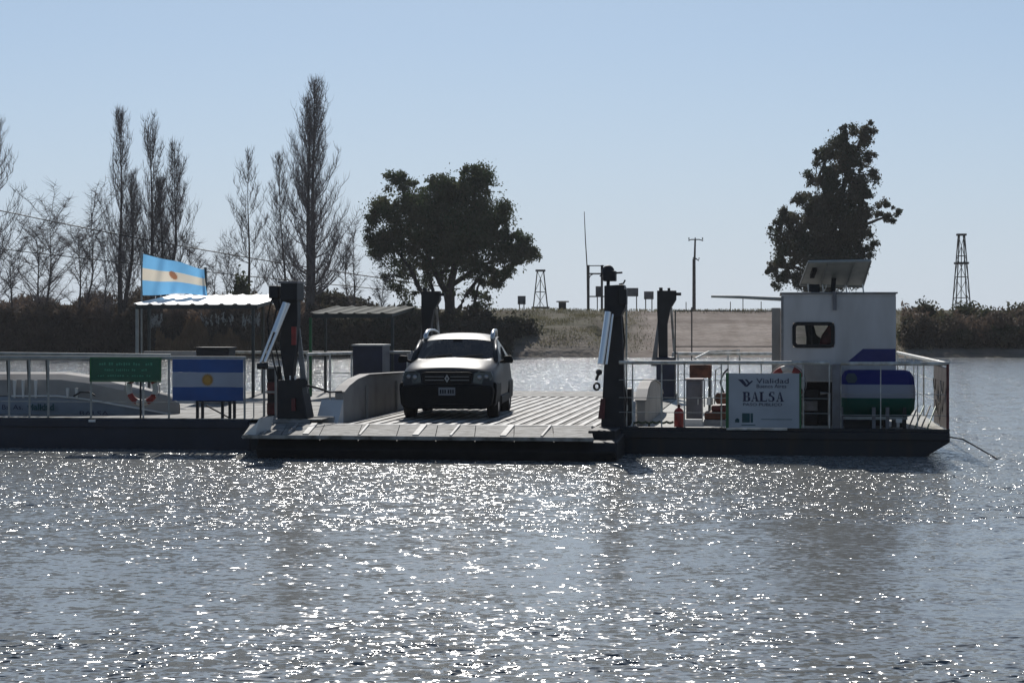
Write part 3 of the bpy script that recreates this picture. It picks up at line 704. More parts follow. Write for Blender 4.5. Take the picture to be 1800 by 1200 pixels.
# ------------------------------------------------------------------ shelters, boxes, signs and gear carried on the ferry
def shelter(pxl, pxr, pyf, pyb, bf, bb_, m, label, posts, pm):
    xa, xb = fx(pxl, bf), fx(pxr, bf)
    z0, z1 = fz((pxl+pxr)/2, pyf, bf), fz((pxl+pxr)/2+27, pyb, bb_)
    T_ = Thing('canopy_shelter', (xa, bf, DL), label, 'shelter')
    n = int((xb-xa)/0.045); prof = []
    for i in range(n+1):
        u = (i*0.045) % 0.33
        prof.append((xa+i*0.045, 0.028 if u < 0.09 else 0.0))
    vs = []; 
    for (x, dz) in prof: vs += [(x, bf, z0+dz), (x, bb_, z1+dz), (x, bf, z0+dz-0.012), (x, bb_, z1+dz-0.012)]
    fs = []
    for i in range(n):
        a = i*4; b2 = a+4
        fs += [(a, b2, b2+1, a+1), (a+2, a+3, b2+3, b2+2), (a, a+2, b2+2, b2), (a+1, b2+1, b2+3, a+3)]
    fs += [(0, 1, 3, 2), (n*4, n*4+2, n*4+3, n*4+1)]
    T_.part('roof_sheet', MB().add(vs, fs), m)
    g = MB().box(xa+0.04, xb-0.04, bf+0.02, bf+0.08, z0-0.10, z0-0.015); T_.part('roof_beam', g, M['post_dark'])
    T_.part('roof_beam', MB().box(xa+0.04, xb-0.04, bb_-0.08, bb_-0.02, z1-0.10, z1-0.015), M['post_dark'])
    for k in range(5):
        x = xa+0.1+(xb-xa-0.2)*k/4
        T_.part('rafter', MB().hexa([(x-0.02, bf+0.09, z0-0.09), (x+0.02, bf+0.09, z0-0.09), (x+0.02, bb_-0.09, z1-0.09), (x-0.02, bb_-0.09, z1-0.09), (x-0.02, bf+0.09, z0-0.02), (x+0.02, bf+0.09, z0-0.02), (x+0.02, bb_-0.09, z1-0.02), (x-0.02, bb_-0.09, z1-0.02)]), M['post_dark'])
    for (p, b, mm) in posts:
        x = fx(p, b); zz = z0-0.1 + (z1-z0)*(b-bf)/(bb_-bf)
        T_.part('post', MB().box(x-0.03, x+0.03, b-0.03, b+0.03, DZ, zz), M[mm])
    return T_
shelter(235, 455, 535, 519, 9.0, 12.0, M['roof_white'], 'shelter with brilliant white corrugated roof under the big flag', [(241, 9.1, 'post_grey'), (445, 9.1, 'post_dark'), (262, 11.8, 'post_dark'), (462, 11.8, 'post_dark')], None)
shelter(545, 692, 551, 539, 10.0, 12.7, M['roof_grey'], 'shelter with dull grey corrugated roof between hoist tower and car', [(546, 10.1, 'green_frame'), (690, 10.1, 'post_dark'), (572, 12.5, 'post_dark')], None)

# waving flag on its staff, above the white roof
def flag_material(name, blue, white, zc, hh, alpha=0.0):
    m = mat(name, blue, 0.8); nt = m.node_tree; b = nt.nodes['Principled BSDF']; L = nt.links.new
    uv = nt.nodes.new('ShaderNodeUVMap'); sp = nt.nodes.new('ShaderNodeSeparateXYZ'); L(uv.outputs[0], sp.inputs[0])
    r = nt.nodes.new('ShaderNodeValToRGB'); r.color_ramp.interpolation = 'CONSTANT'
    r.color_ramp.elements[0].color = blue + (1,); r.color_ramp.elements[1].position = 0.36; r.color_ramp.elements[1].color = white + (1,)
    e = r.color_ramp.elements.new(0.66); e.color = blue + (1,)
    L(sp.outputs[1], r.inputs[0]); L(r.outputs[0], b.inputs['Base Color'])
    tr = nt.nodes.new('ShaderNodeBsdfTranslucent'); L(r.outputs[0], tr.inputs[0])
    mx = nt.nodes.new('ShaderNodeMixShader'); mx.inputs[0].default_value = 0.6
    L(b.outputs[0], mx.inputs[1]); L(tr.outputs[0], mx.inputs[2]); L(mx.outputs[0], nt.nodes['Material Output'].inputs[0])
    return m
fb = 11.0
FT = Thing('flag_on_staff', (fx(248, fb), fb, DZ), 'sky blue and white striped flag flying above the white shelter roof', 'flag')
FT.part('flagstaff', MB().tube([fl(249, 443, fb), (fx(249, fb), fb, DZ)], 0.022, 8), M['post_grey'])
fm = flag_material('flag_cloth', (0.20, 0.50, 0.80), (0.75, 0.68, 0.56), 0, 1)
NX, NZ = 26, 14
fv = []; ff = []; fu = []
for i in range(NX+1):
    u = i/NX
    px = 251 + 110*u; top = 446 + 27*u + 2.5*math.sin(u*9)*u; bot = 519 - 3*u + 3*math.sin(u*7+1)*u
    for j in range(NZ+1):
        v = j/NZ
        p = fl(px, bot + (top-bot)*v, fb)
        p.y += 0.13*math.sin(u*8.5 + v*1.4)*(0.3+u) + 0.05*math.sin(u*19 - v*3.1)
        fv.append(p); fu.append((u, v))
for i in range(NX):
    for j in range(NZ):
        a = i*(NZ+1)+j; ff.append((a, a+NZ+1, a+NZ+2, a+1))
fo = FT.part('flag_cloth', MB().add(fv, ff, True), fm)
uvl = fo.data.uv_layers.new(name='UVMap')
for l in fo.data.loops: uvl.data[l.index].uv = fu[l.vertex_index]
sc_ = fl(307, 484, fb)
sm = MB(); sv = [(sc_.x, fb-0.0, sc_.z)]
for k in range(32):
    r_ = 0.075 if k % 2 else 0.105
    sv.append((sc_.x + r_*1.15*math.cos(k*math.pi/16), fb, sc_.z - 0.05*math.cos(k*math.pi/16)+ r_*math.sin(k*math.pi/16)))
sv = [(p[0], p[1]+0.10*math.sin(0.51*8.5+0.7)*0.8-0.03, p[2]) for p in sv]
sm.add(sv, [(0, k+1, (k+1) % 32+1) for k in range(32)])
FT.part('sun_emblem', sm, flag_material('faded_sun_print', (0.75, 0.36, 0.22), (0.75, 0.36, 0.22), 0, 1), fo)
FT.part('dark_tube', MB().tube([fl(361, 470, 11.4), fl(362, 520, 11.4)], 0.035, 8), M['post_dark'])  # upright dark tube at the fly end of the flag

# painted flag board on the front rail
b0 = -0.02
x0, x1 = fx(303, b0), fx(427, b0); z0, z1 = fz(365, 704, b0), fz(365, 631, b0)
S = Thing('flag_board', ((x0+x1)/2, b0, DL), 'board painted with dark blue and white stripes and golden sun, on black legs', 'sign board')
h3 = (z1-z0)/3
S.part('blue_stripe', MB().box(x0, x1, b0, b0+0.03, z0+2*h3+0.01, z1), M['blue'])
S.part('white_stripe', MB().box(x0, x1, b0, b0+0.03, z0+h3, z0+2*h3+0.008), M['flag_white'])
S.part('blue_stripe', MB().box(x0, x1, b0, b0+0.03, z0, z0+h3-0.002), M['blue'])
ex, ez = (x0+x1)/2, (z0+z1)/2
sv = [(ex, ez)]
for k in range(40):
    r_ = (0.12, 0.085)[k % 2]; sv.append((ex + r_*math.cos(k*math.pi/20), ez + r_*math.sin(k*math.pi/20)))
sm = MB().add([(p[0], b0-0.004, p[1]) for p in sv], [(0, k+1, (k+1) % 40+1) for k in range(40)])
so = S.part('sun_emblem', sm, M['gold'])
S.part('sun_face', MB().tube([(ex, b0-0.004, ez), (ex, b0-0.010, ez)], 0.055, 20), mat('sun_face_paint', (0.5, 0.27, 0.05), 0.5), so)
for px_ in (347, 356, 391, 404, 412):
    S.part('leg', MB().box(fx(px_, 0.1)-0.022, fx(px_, 0.1)+0.022, 0.08, 0.13, DL, z0+0.1), M['dark'])
S.part('leg_brace', ln(MB(), [(362, 712, 0.16), (405, 735, 0.16)], 0.015, n=6), M['dark'])
# green board
x0, x1 = fx(160, b0), fx(281, b0); z0, z1 = fz(220, 669, b0), fz(220, 630, b0)
S = Thing('green_sign', ((x0+x1)/2, b0, DL), 'green information sign with faint white lines hung on the left railing', 'sign')
S.part('panel', MB().box(x0, x1, b0, b0+0.025, z0, z1), M['green'], bevel=0.004)
for k, (a, b, hh) in enumerate(((0.12, 0.9, 0.035), (0.2, 0.82, 0.028), (0.1, 0.88, 0.02))):
    zc = z1 - 0.09 - k*0.105
    random.seed(40+k); n = 22; wv = MB()
    for i in range(n):
        if random.random() < 0.16: continue
        xa = x0 + (x1-x0)*(a+(b-a)*i/n); wd = (x1-x0)*(b-a)/n*random.uniform(0.4, 0.75)
        wv.box(xa, xa+wd, b0-0.004, b0-0.001, zc-hh*random.uniform(0.7, 1), zc+hh*random.uniform(0.0, 0.6))
    lo_ = S.part('lettering', wv, mat('sign_lettering_faded', (0.06, 0.30, 0.19), 0.5) if k == 0 else bpy.data.materials['sign_lettering_faded']); lo_['kind'] = 'stuff'
fr = MB(); fr.box(x0-0.02, x1+0.02, b0+0.0, b0+0.03, z1+0.001, z1+0.02); fr.box(x0-0.02, x1+0.02, b0, b0+0.03, z0-0.02, z0-0.001); fr.box(x0-0.02, x0-0.001, b0, b0+0.03, z0, z1); fr.box(x1+0.001, x1+0.02, b0, b0+0.03, z0, z1)
S.part('frame', fr, M['green_frame'])
for px_ in (159, 247, 252):
    S.part('leg', MB().tube([(fx(px_, 0.07), 0.07, z0-0.02 if px_ < 200 else DL), (fx(px_, 0.07), 0.07, z1)], 0.018, 8), M['dark'] if px_ != 252 else M['rail'])
# lifebuoys
def lifebuoy(px, py, b, R_, label, tilt=0.0):
    c = fl(px, py, b)
    L_ = Thing('lifebuoy', (c.x, c.y, c.z-R_), label, 'lifebuoy', 'lifebuoys hung on the railings')
    n = 48; segs = 8
    for s in range(segs):
        m_ = MB(); pts = []
        for i in range(n//segs+1):
            a = 2*math.pi*(s*n/segs+i)/n + 0.4
            pts.append((c.x + (R_-0.055)*math.cos(a), c.y, c.z + (R_-0.055)*math.sin(a)))
        m_.tube(pts, 0.055, 8)
        L_.part('ring_segment', m_, M['ring_red'] if s % 2 == 0 else M['ring_white'])
    m_ = MB(); m_.tube([(c.x + (R_+0.02)*math.cos(i*math.pi/12), c.y, c.z + (R_+0.02)*math.sin(i*math.pi/12)) for i in range(25)], 0.009, 5)
    L_.part('grab_rope', m_, M['cream'])
lifebuoy(250, 683, 0.2, 0.30, 'red and white lifebuoy hanging below the green sign')
lifebuoy(1384, 673, 0.25, 0.30, 'red and white lifebuoy peeping out above the white ferry notice')

# notice board with the ferry's name
b0 = -0.03
x0, x1 = fx(1281, b0), fx(1405, b0); z0, z1 = fz(1340, 752, b0), fz(1340, 656, b0)
S = Thing('ferry_notice', ((x0+x1)/2, b0, DZ), 'pale notice reading BALSA in a green frame on the right railing', 'sign')
S.part('panel', MB().box(x0, x1, b0, b0+0.02, z0, z1), M['sign_white'])
S.part('green_side', MB().box(x0-0.05, x0-0.001, b0-0.01, b0+0.04, z0, z1+0.01), M['green_frame'])
S.part('green_side', MB().box(x1+0.001, x1+0.035, b0-0.01, b0+0.04, z0, z1+0.01), M['green_frame'])

S.part('bottom_rail', MB().box(x0-0.04, x1-0.2, b0-0.012, b0+0.03, z0-0.035, z0-0.002), M['rail'])
Wd, Hh = x1-x0, z1-z0
off = -S.base
yb = b0-0.004
def q(u, v): return (x0+u*Wd, z0+v*Hh)
def flat(name, pts, m, parent=None, y=yb): S.part(name, MB().prism([q(*p) for p in pts], 'y', y, y+0.003), m)
flat('chevron_logo', [(0.13, 0.89), (0.20, 0.89), (0.255, 0.80), (0.235, 0.755)], M['ink'])
flat('chevron_logo', [(0.235, 0.755), (0.262, 0.80), (0.33, 0.87), (0.345, 0.855), (0.262, 0.755)], M['ink'])
flat('chevron_logo', [(0.225, 0.89), (0.26, 0.89), (0.30, 0.83), (0.272, 0.82)], M['ink'])
text('vialidad_text', 'Vialidad', M['ink'], S.e, x0+0.39*Wd, yb, z0+0.82*Hh, 0.12, 0.46*Wd, off)
text('de_buenos_aires_text', 'Buenos Aires', M['ink'], S.e, x0+0.39*Wd, yb, z0+0.735*Hh, 0.09, 0.42*Wd, off)
# BALSA in bold serif capitals, cut from bars
def letter(ch, u, v, w__, h_):
    t = 0.30*w__; s = 0.09*h_; P = []
    if ch == 'B':
        P = [[(u+0.08*w__, v), (u+0.08*w__+t, v), (u+0.08*w__+t, v+h_), (u+0.08*w__, v+h_)], [(u, v), (u+0.7*w__, v), (u+0.7*w__, v+s), (u, v+s)], [(u, v+h_-s), (u+0.66*w__, v+h_-s), (u+0.66*w__, v+h_), (u, v+h_)],
             [(u+0.3*w__, v+0.48*h_), (u+0.7*w__, v+0.48*h_), (u+0.7*w__, v+0.55*h_), (u+0.3*w__, v+0.55*h_)], [(u+0.62*w__, v+0.53*h_), (u+0.86*w__, v+0.58*h_), (u+0.86*w__, v+0.93*h_), (u+0.62*w__, v+h_)],
             [(u+0.64*w__, v), (u+0.94*w__, v+0.08*h_), (u+0.94*w__, v+0.44*h_), (u+0.64*w__, v+0.51*h_)]]
    if ch == 'A':
        P = [[(u+0.12*w__, v), (u+0.2*w__, v), (u+0.5*w__, v+h_), (u+0.44*w__, v+h_)], [(u+0.44*w__, v+h_), (u+0.56*w__, v+h_), (u+0.92*w__, v), (u+0.62*w__, v)],
             [(u+0.25*w__, v+0.3*h_), (u+0.72*w__, v+0.3*h_), (u+0.72*w__, v+0.37*h_), (u+0.25*w__, v+0.37*h_)], [(u, v), (u+0.3*w__, v), (u+0.3*w__, v+s), (u, v+s)], [(u+0.55*w__, v), (u+w__, v), (u+w__, v+s), (u+0.55*w__, v+s)]]
    if ch == 'L':
        P = [[(u+0.1*w__, v), (u+0.1*w__+t, v), (u+0.1*w__+t, v+h_), (u+0.1*w__, v+h_)], [(u, v), (u+0.92*w__, v), (u+0.92*w__, v+s), (u, v+s)], [(u, v+h_-s), (u+0.55*w__, v+h_-s), (u+0.55*w__, v+h_), (u, v+h_)], [(u+0.82*w__, v), (u+0.94*w__, v), (u+0.94*w__, v+0.32*h_)]]
    if ch == 'S':
        P = [[(u+0.15*w__, v+0.55*h_), (u+0.4*w__, v+0.55*h_), (u+0.4*w__, v+0.92*h_), (u+0.15*w__, v+0.85*h_)], [(u+0.25*w__, v+0.92*h_), (u+0.78*w__, v+0.92*h_), (u+0.78*w__, v+h_), (u+0.3*w__, v+h_)], [(u+0.74*w__, v+0.72*h_), (u+0.82*w__, v+0.72*h_), (u+0.82*w__, v+h_), (u+0.74*w__, v+h_)],
             [(u+0.2*w__, v+0.66*h_), (u+0.8*w__, v+0.30*h_), (u+0.8*w__, v+0.48*h_), (u+0.3*w__, v+0.75*h_)], [(u+0.58*w__, v+0.08*h_), (u+0.85*w__, v+0.13*h_), (u+0.85*w__, v+0.42*h_), (u+0.58*w__, v+0.42*h_)], [(u+0.15*w__, v), (u+0.72*w__, v), (u+0.72*w__, v+0.08*h_), (u+0.15*w__, v+0.08*h_)], [(u+0.12*w__, v), (u+0.2*w__, v), (u+0.2*w__, v+0.28*h_), (u+0.12*w__, v+0.28*h_)]]
    m_ = MB()
    for k, p in enumerate(P): m_.prism([q(*a) for a in p], 'y', yb-0.0006*k, yb+0.003)
    S.part('letter', m_, M['ink'])
for i, ch in enumerate('BALSA'): letter(ch, 0.20+0.118*i, 0.485, 0.112, 0.175)
text('small_line_text', 'PASO PUBLICO', M['ink'], S.e, x0+0.20*Wd, yb, z0+0.405*Hh, 0.07, 0.55*Wd, off)
flat('province_emblem', [(0.19, 0.10), (0.30, 0.10), (0.30, 0.27), (0.19, 0.27)], M['teal_ink'])
flat('province_emblem', [(0.31, 0.10), (0.345, 0.10), (0.345, 0.27), (0.31, 0.27)], M['teal_ink'])
flat('small_mark', [(0.09, 0.10), (0.15, 0.10), (0.15, 0.16), (0.12, 0.18), (0.09, 0.15)], M['teal_ink'])
flat('thin_rule', [(0.46, 0.155), (0.9, 0.155), (0.9, 0.165), (0.46, 0.165)], M['teal_ink'])
flat('thin_rule', [(0.18, 0.045), (0.38, 0.045), (0.38, 0.06), (0.18, 0.06)], M['teal_ink'])
# solar panels on the wheelhouse
SB = 1.5
S = Thing('solar_panel', (fx(1463, SB), SB, cz1+0.08), 'tilted three part solar panel on stand atop the white wheelhouse', 'solar panel')
def pp(u, v):      # u across 0..1, v from low far edge (0) to high near edge (1)
    a = fl(1406 + (1517-1406)*u, 500 + 3*u, 2.4); b = fl(1421 + (1531-1421)*u, 460 - 2*u, 1.3)
    return a.lerp(b, v)
nrm = (pp(1, 0)-pp(0, 0)).cross(pp(0, 1)-pp(0, 0)).normalized()
if nrm.y < 0: nrm = -nrm
for k, (u0, u1) in enumerate(((0.0, 0.312), (0.318, 0.742), (0.748, 1.0))):
    c4 = [pp(u0, 0), pp(u1, 0), pp(u1, 1), pp(u0, 1)]
    o = S.part('panel', MB().hexa(c4 + [p+nrm*0.025 for p in c4]), M['galv'])
    fr = MB()
    for a, b in ((0, 1), (1, 2), (2, 3), (3, 0)): fr.tube([c4[a]-nrm*0.01, c4[b]-nrm*0.01], 0.016 if a % 2 else 0.022, 5)
    S.part('panel_frame', fr, M['post_grey'], o)
    cc = [p+nrm*0.030 for p in c4]
    S.part('solar_cells', MB().hexa(cc+[p+nrm*0.004 for p in cc]), mat('solar_cells', (0.01, 0.015, 0.05), 0.15) if k == 0 else bpy.data.materials['solar_cells'], o)
S.part('junction_box', MB().hexa([pp(0.10, 0.45)-nrm*0.07, pp(0.17, 0.45)-nrm*0.07, pp(0.17, 0.75)-nrm*0.07, pp(0.10, 0.75)-nrm*0.07, pp(0.10, 0.45)-nrm*0.005, pp(0.17, 0.45)-nrm*0.005, pp(0.17, 0.75)-nrm*0.005, pp(0.10, 0.75)-nrm*0.005]), M['rubber'])
mid_ = pp(0.5, 0.3); fz_ = cz1+0.076
S.part('mast', MB().tube([mid_, (mid_.x-0.02, mid_.y, fz_)], 0.045, 10), M['dark'])
for (u, v) in ((0.12, 0.05), (0.35, 0.05), (0.72, 0.05), (0.98, 0.1)):
    p = pp(u, v); S.part('strut', MB().tube([p, (p.x+0.02, p.y, fz_)], 0.015, 6), M['alu'])
for u in (0.33, 0.63):
    p = pp(u, 0.02); rr = 0.14
    S.part('brace_ring', MB().tube([(p.x+rr*0.7*math.cos(i*math.pi/8), p.y, fz_+rr+0.02+rr*math.sin(i*math.pi/8)) for i in range(17)], 0.014, 6), M['alu'])
bt = MB(); bt.box(fx(1422, 1.8), fx(1441, 1.8), 1.8, 2.1, fz_, fz_+0.15); S.part('battery_box', bt, M['dark'], bevel=0.02)
# water / fuel tank painted with stripes and an emblem
tb = 0.35; rt = 0.405
x0, x1 = fx(1479, tb), fx(1611, tb); zc = fz(1545, 693, tb); yc = tb+rt
S = Thing('striped_tank', ((x0+x1)/2, yc, DZ), 'horizontal cylindrical tank striped blue, white and green beside the right railing', 'tank')
tm = mat('tank_paint', (0.02, 0.03, 0.16), 0.75, spec=0.15); nt = tm.node_tree
tc = nt.nodes.new('ShaderNodeTexCoord'); sp = nt.nodes.new('ShaderNodeSeparateXYZ'); nt.links.new(tc.outputs['Object'], sp.inputs[0])
mr = nt.nodes.new('ShaderNodeMapRange'); mr.inputs[1].default_value = zc-rt; mr.inputs[2].default_value = zc+rt; nt.links.new(sp.outputs[2], mr.inputs[0])
rp = nt.nodes.new('ShaderNodeValToRGB'); rp.color_ramp.interpolation = 'CONSTANT'
rp.color_ramp.elements[0].color = (0.008, 0.085, 0.062, 1); rp.color_ramp.elements[1].position = 0.42; rp.color_ramp.elements[1].color = (0.30, 0.31, 0.36, 1)
e = rp.color_ramp.elements.new(0.70); e.color = (0.018, 0.025, 0.15, 1)
nt.links.new(mr.outputs[0], rp.inputs[0]); nt.links.new(rp.outputs[0], nt.nodes['Principled BSDF'].inputs['Base Color'])
tk = MB(); n = 28; rings = []
prof = [(x0, rt*0.35), (x0+0.02, rt*0.75), (x0+0.07, rt*0.95), (x0+0.13, rt)] + [(x1-0.16, rt), (x1-0.08, rt*0.94), (x1-0.02, rt*0.72), (x1, rt*0.35)]
vs = [(x, yc-r*math.cos(2*math.pi*k/n), zc+r*math.sin(2*math.pi*k/n)) for x, r in prof for k in range(n)]
fs = [(i*n+k, i*n+(k+1) % n, (i+1)*n+(k+1) % n, (i+1)*n+k) for i in range(len(prof)-1) for k in range(n)]
tk.add(vs, fs, True); tk.add([vs[k] for k in range(n)], [tuple(range(n))]); tk.add([vs[-n+k] for k in range(n)], [tuple(range(n-1, -1, -1))])
S.part('tank_shell', tk, tm)
em = MB()
def onc(x, z):     # a point just off the tank's side
    return (x, yc-math.sqrt(max(0, (rt+0.004)**2-(z-zc)**2)), z)
gx = fx(1497, tb)
for k in range(10):
    za = zc+0.19+0.16*k/10; zb_ = za+0.017; wv = 0.06+0.035*math.sin(k*0.35)
    em.add([onc(gx-wv, za), onc(gx+wv, za), onc(gx+wv, zb_), onc(gx-wv, zb_)], [(0, 1, 2, 3)])
S.part('round_emblem', em, mat('faded_emblem', (0.05, 0.07, 0.07), 0.5))
for px_ in (1479, 1536, 1560, 1590):
    x = fx(px_, tb); S.part('leg', MB().box(x-0.03, x+0.03, tb-0.02, tb+0.05, DZ, zc-0.22), M['grey'] if px_ != 1590 else M['dark'])
    S.part('leg', MB().box(x-0.03, x+0.03, tb+0.72, tb+0.78, DZ, zc-0.22), M['dark'])
S.part('cradle_rail', MB().box(x0+0.03, x1-0.15, tb-0.02, tb+0.04, zc-rt-0.02, zc-rt+0.03), M['post_grey'])
S.part('drain_valve', rect(MB(), 1575, 1586, 736, 743, 0.3, 0.1), M['white'], bevel=0.01)
S.part('pump_box', rect(MB(), 1485, 1532, 737, 756, 0.5, 0.4), M['dark'], bevel=0.02)
# gas cylinder
c = fx(1193, 0.3)
S = Thing('gas_cylinder', (c, 0.35, DZ), 'red gas cylinder standing upright behind the right railing', 'gas cylinder')
hb = fz(1193, 716, 0.3)
S.part('bottle', MB().tube([(c, 0.35, z) for z in (DZ, DZ+0.02, hb-0.07, hb-0.03, hb)], [0.07, 0.082, 0.082, 0.06, 0.02], 16), M['red'])
S.part('valve', MB().tube([(c, 0.35, hb-0.01), (c, 0.35, hb+0.06)], 0.022, 8), M['dark'])
S.part('cap_guard', MB().tube([(c+0.04*math.cos(i*math.pi/6), 0.35+0.04*math.sin(i*math.pi/6), hb+0.03) for i in range(13)], 0.008, 5), M['maroon'])
# cabinets and boxes
def cabinet(name, p0, p1, q0, q1, b, d, m, label, cat, group=None, vents=0, top=None, door=True, legs=False):
    x0, x1 = fx(p0, b), fx(p1, b); z1 = fz((p0+p1)/2, q0, b); z0 = fz((p0+p1)/2, q1, b) if q1 else DZ
    S = Thing(name, ((x0+x1)/2, b+d/2, z0), label, cat, group)
    S.part('body', MB().box(x0, x1, b, b+d, z0, z1), m, bevel=0.012)
    if door:
        S.part('door', MB().box(x0+0.03, x1-0.03, b-0.014, b-0.002, z0+0.05, z1-0.05), m, bevel=0.005)
        S.part('handle', MB().box(x1-0.08, x1-0.06, b-0.035, b-0.015, (z0+z1)/2-0.05, (z0+z1)/2+0.05), M['rail'])
    for k in range(vents):
        zz = z0 + (z1-z0)*(0.25+0.12*k); S.part('vent_slat', MB().box(x0+0.07, x1-0.1, b-0.022, b-0.015, zz, zz+0.015), M['rubber'])
    if top: S.part('lid', MB().box(x0-0.02, x1+0.02, b-0.02, b+d+0.02, z1+0.001, z1+0.035), top)
    if legs:
        for lx in (x0+0.02, x1-0.06):
            for ly in (b+0.02, b+d-0.06): S.part('leg', MB().box(lx, lx+0.04, ly, ly+0.04, DZ, z0-0.001), M['post_dark'])
    return S
cabinet('equipment_cabinet', 1087, 1110, 683, None, 0.55, 0.5, M['dark'], 'dark cabinet close behind the right hoist tower', 'cabinet', vents=3)
cabinet('equipment_cabinet', 1206, 1234, 669, None, 2.0, 0.5, M['grey'], 'tall grey cabinet with dark cap right of the gas cylinder', 'cabinet', top=M['maroon'])
cabinet('storage_box', 1212, 1250, 641, 664, 6.0, 0.5, M['rust'], 'brown box raised on legs behind the grey cabinet', 'box', legs=True, door=False)
cabinet('storage_box', 620, 672, 608, None, 8.0, 0.8, M['darkblue'], 'big dark blue box with pale lid beyond the left bulwark', 'box', top=M['post_grey'], vents=3)
cabinet('storage_box', 683, 718, 617, None, 10.5, 0.6, M['darkblue'], 'low dark box just left of the car', 'box')
cabinet('engine_box', 345, 402, 613, None, 6.0, 0.5, M['dark'], 'black engine box rising behind the striped flag board', 'box', door=False, top=M['dark'])
# open rack by the left tower
b = 0.8; x0, x1 = fx(462, b), fx(486, b); z1 = fz(474, 644, b)
S = Thing('tool_rack', ((x0+x1)/2, b+0.2, DL), 'upright pale framed rack holding maroon boxes left of the left tower', 'rack')
fr = MB(); fr.box(x0, x0+0.035, b, b+0.04, DL, z1); fr.box(x1-0.035, x1, b, b+0.04, DL, z1); fr.box(x0+0.035, x1-0.035, b, b+0.04, z1-0.035, z1); fr.box(x0+0.035, x1-0.035, b, b+0.04, DL+0.42, DL+0.455)
S.part('frame', fr, M['post_grey'])
S.part('back_panel', MB().box(x0+0.002, x1-0.002, b+0.30, b+0.34, DL, z1), M['dark'])
for k, hh in enumerate((0.15, 0.52, 0.78)):
    S.part('box', MB().box(x0+0.05, x1-0.05, b+0.08, b+0.26, DL+hh-0.12, DL+hh+0.09), M['maroon'] if k < 2 else M['dark'], bevel=0.01)
# pile of gear between cabinet and notice
S = Thing('winch_engine', (fx(1256, 1.2), 1.4, DZ), 'rusty reddish winch engine between the grey cabinet and the notice', 'engine')
S.part('frame', rect(MB(), 1237, 1277, 738, 753, 1.1, 0.6), M['midgrey'], bevel=0.01)
S.part('engine_block', rect(MB(), 1238, 1276, 724, 737, 1.15, 0.5), M['rust'], bevel=0.03)
S.part('engine_block', rect(MB(), 1250, 1278, 712, 723, 1.2, 0.4), M['maroon'], bevel=0.03)
S.part('drum', MB().tube([fl(1262, 700, 1.2), fl(1278, 700, 1.3)], 0.10, 14), M['rust'])
S.part('bar', ln(MB(), [(1238, 715, 1.1), (1238, 668, 1.1), (1250, 668, 1.1), (1250, 712, 1.1)], 0.014, n=6), M['cream'])
S.part('bar', ln(MB(), [(1256, 710, 1.1), (1258, 650, 1.1), (1268, 645, 1.1)], 0.012, n=6), M['cream'])
S.part('hose', ln(MB(), [(1272, 690, 1.1), (1266, 672, 1.1), (1272, 656, 1.1), (1280, 648, 1.1)], 0.018, n=6), M['rubber'])
S = Thing('white_can', (fx(1248, 1.15), 1.2, fz(1248, 712, 1.1)), 'small white can standing on the winch engine frame', 'can')
S.part('can', MB().tube([fl(1248, 711, 1.15), fl(1248, 700, 1.15)], 0.055, 12), M['white'])
S.part('can_lid', MB().tube([fl(1248, 699.8, 1.15), fl(1248, 698.6, 1.15)], 0.058, 12), M['rail'])
# mooring chain along deck edge by the gas cylinder, and rope at the bow
ch = MB()
pts = [(1110 + 74*i/24, 741 + 2.2*abs(math.sin(i*math.pi/4)), 0.25) for i in range(25)]
S = Thing('mooring_rope', (fx(1147, 0.25), 0.25, DZ), 'green looped rope strung low between cabinet and gas cylinder', 'rope')
S.part('rope', ln(ch, pts, 0.022, n=6), mat('green_rope', (0.06, 0.08, 0.045), 0.9, var=0.5, scale=20))
for px_ in (1113, 1141): S.part('stake', ln(MB(), [(px_, 741, 0.26), (px_, 752, 0.26)], 0.02, n=6), M['dark'])
S = Thing('mooring_cable', fl(1672, 762, 0), 'dark cable running from the right bow down into the water', 'cable')
S.part('cable', MB().tube([(0, 0.0, DZ-0.1), (0.2, -0.1, 0.30), (0.45, -0.25, 0.16), (0.8, -0.5, -0.05), (1.2, -0.8, -0.3)], 0.012, 6), M['hull_black'])
# white launch lying on the left deck behind the railing
lb = 1.0
def lp(px, py, d): return (fx(px, lb), lb+d, fz(px, py, lb))
S = Thing('white_launch', (fx(60, lb), lb+0.8, DL), 'white launch with faded lettering on its hull lying behind left railing', 'boat')
st = [(-330, 655, 702, 733, .62), (-120, 655, 700, 733, .62), (20, 655, 696, 733, .62), (100, 655, 696, 734, .60), (150, 662, 702, 735, .55), (200, 674, 712, 736, .45), (240, 684, 720, 737, .34), (275, 694, 728, 738, .18), (296, 712, 733, 739, .03)]
hullm = MB(); vs = []
for (px, yt, yg, ybm, hw) in st:
    x = fx(px, lb); zg = fz(px, yg, lb); zk = fz(px, ybm, lb)
    vs += [(x, lb+0.65-hw*0.9, zk), (x, lb+0.65-hw, zg), (x, lb+0.65+hw, zg), (x, lb+0.65+hw*0.9, zk)]
fs = []
for i in range(len(st)-1):
    a = i*4; b2 = a+4
    fs += [(a, b2, b2+1, a+1), (a+1, b2+1, b2+2, a+2), (a+2, b2+2, b2+3, a+3), (a+3, b2+3, b2, a)]
fs += [(0, 1, 2, 3), tuple(len(vs)-4+k for k in (3, 2, 1, 0))]
hullm.add(vs, fs, False)
ho = S.part('hull', hullm, mat('launch_hull_paint', (0.24, 0.28, 0.34), 0.45, var=0.15, scale=2))
cov = MB(); vs = []; nn = 7
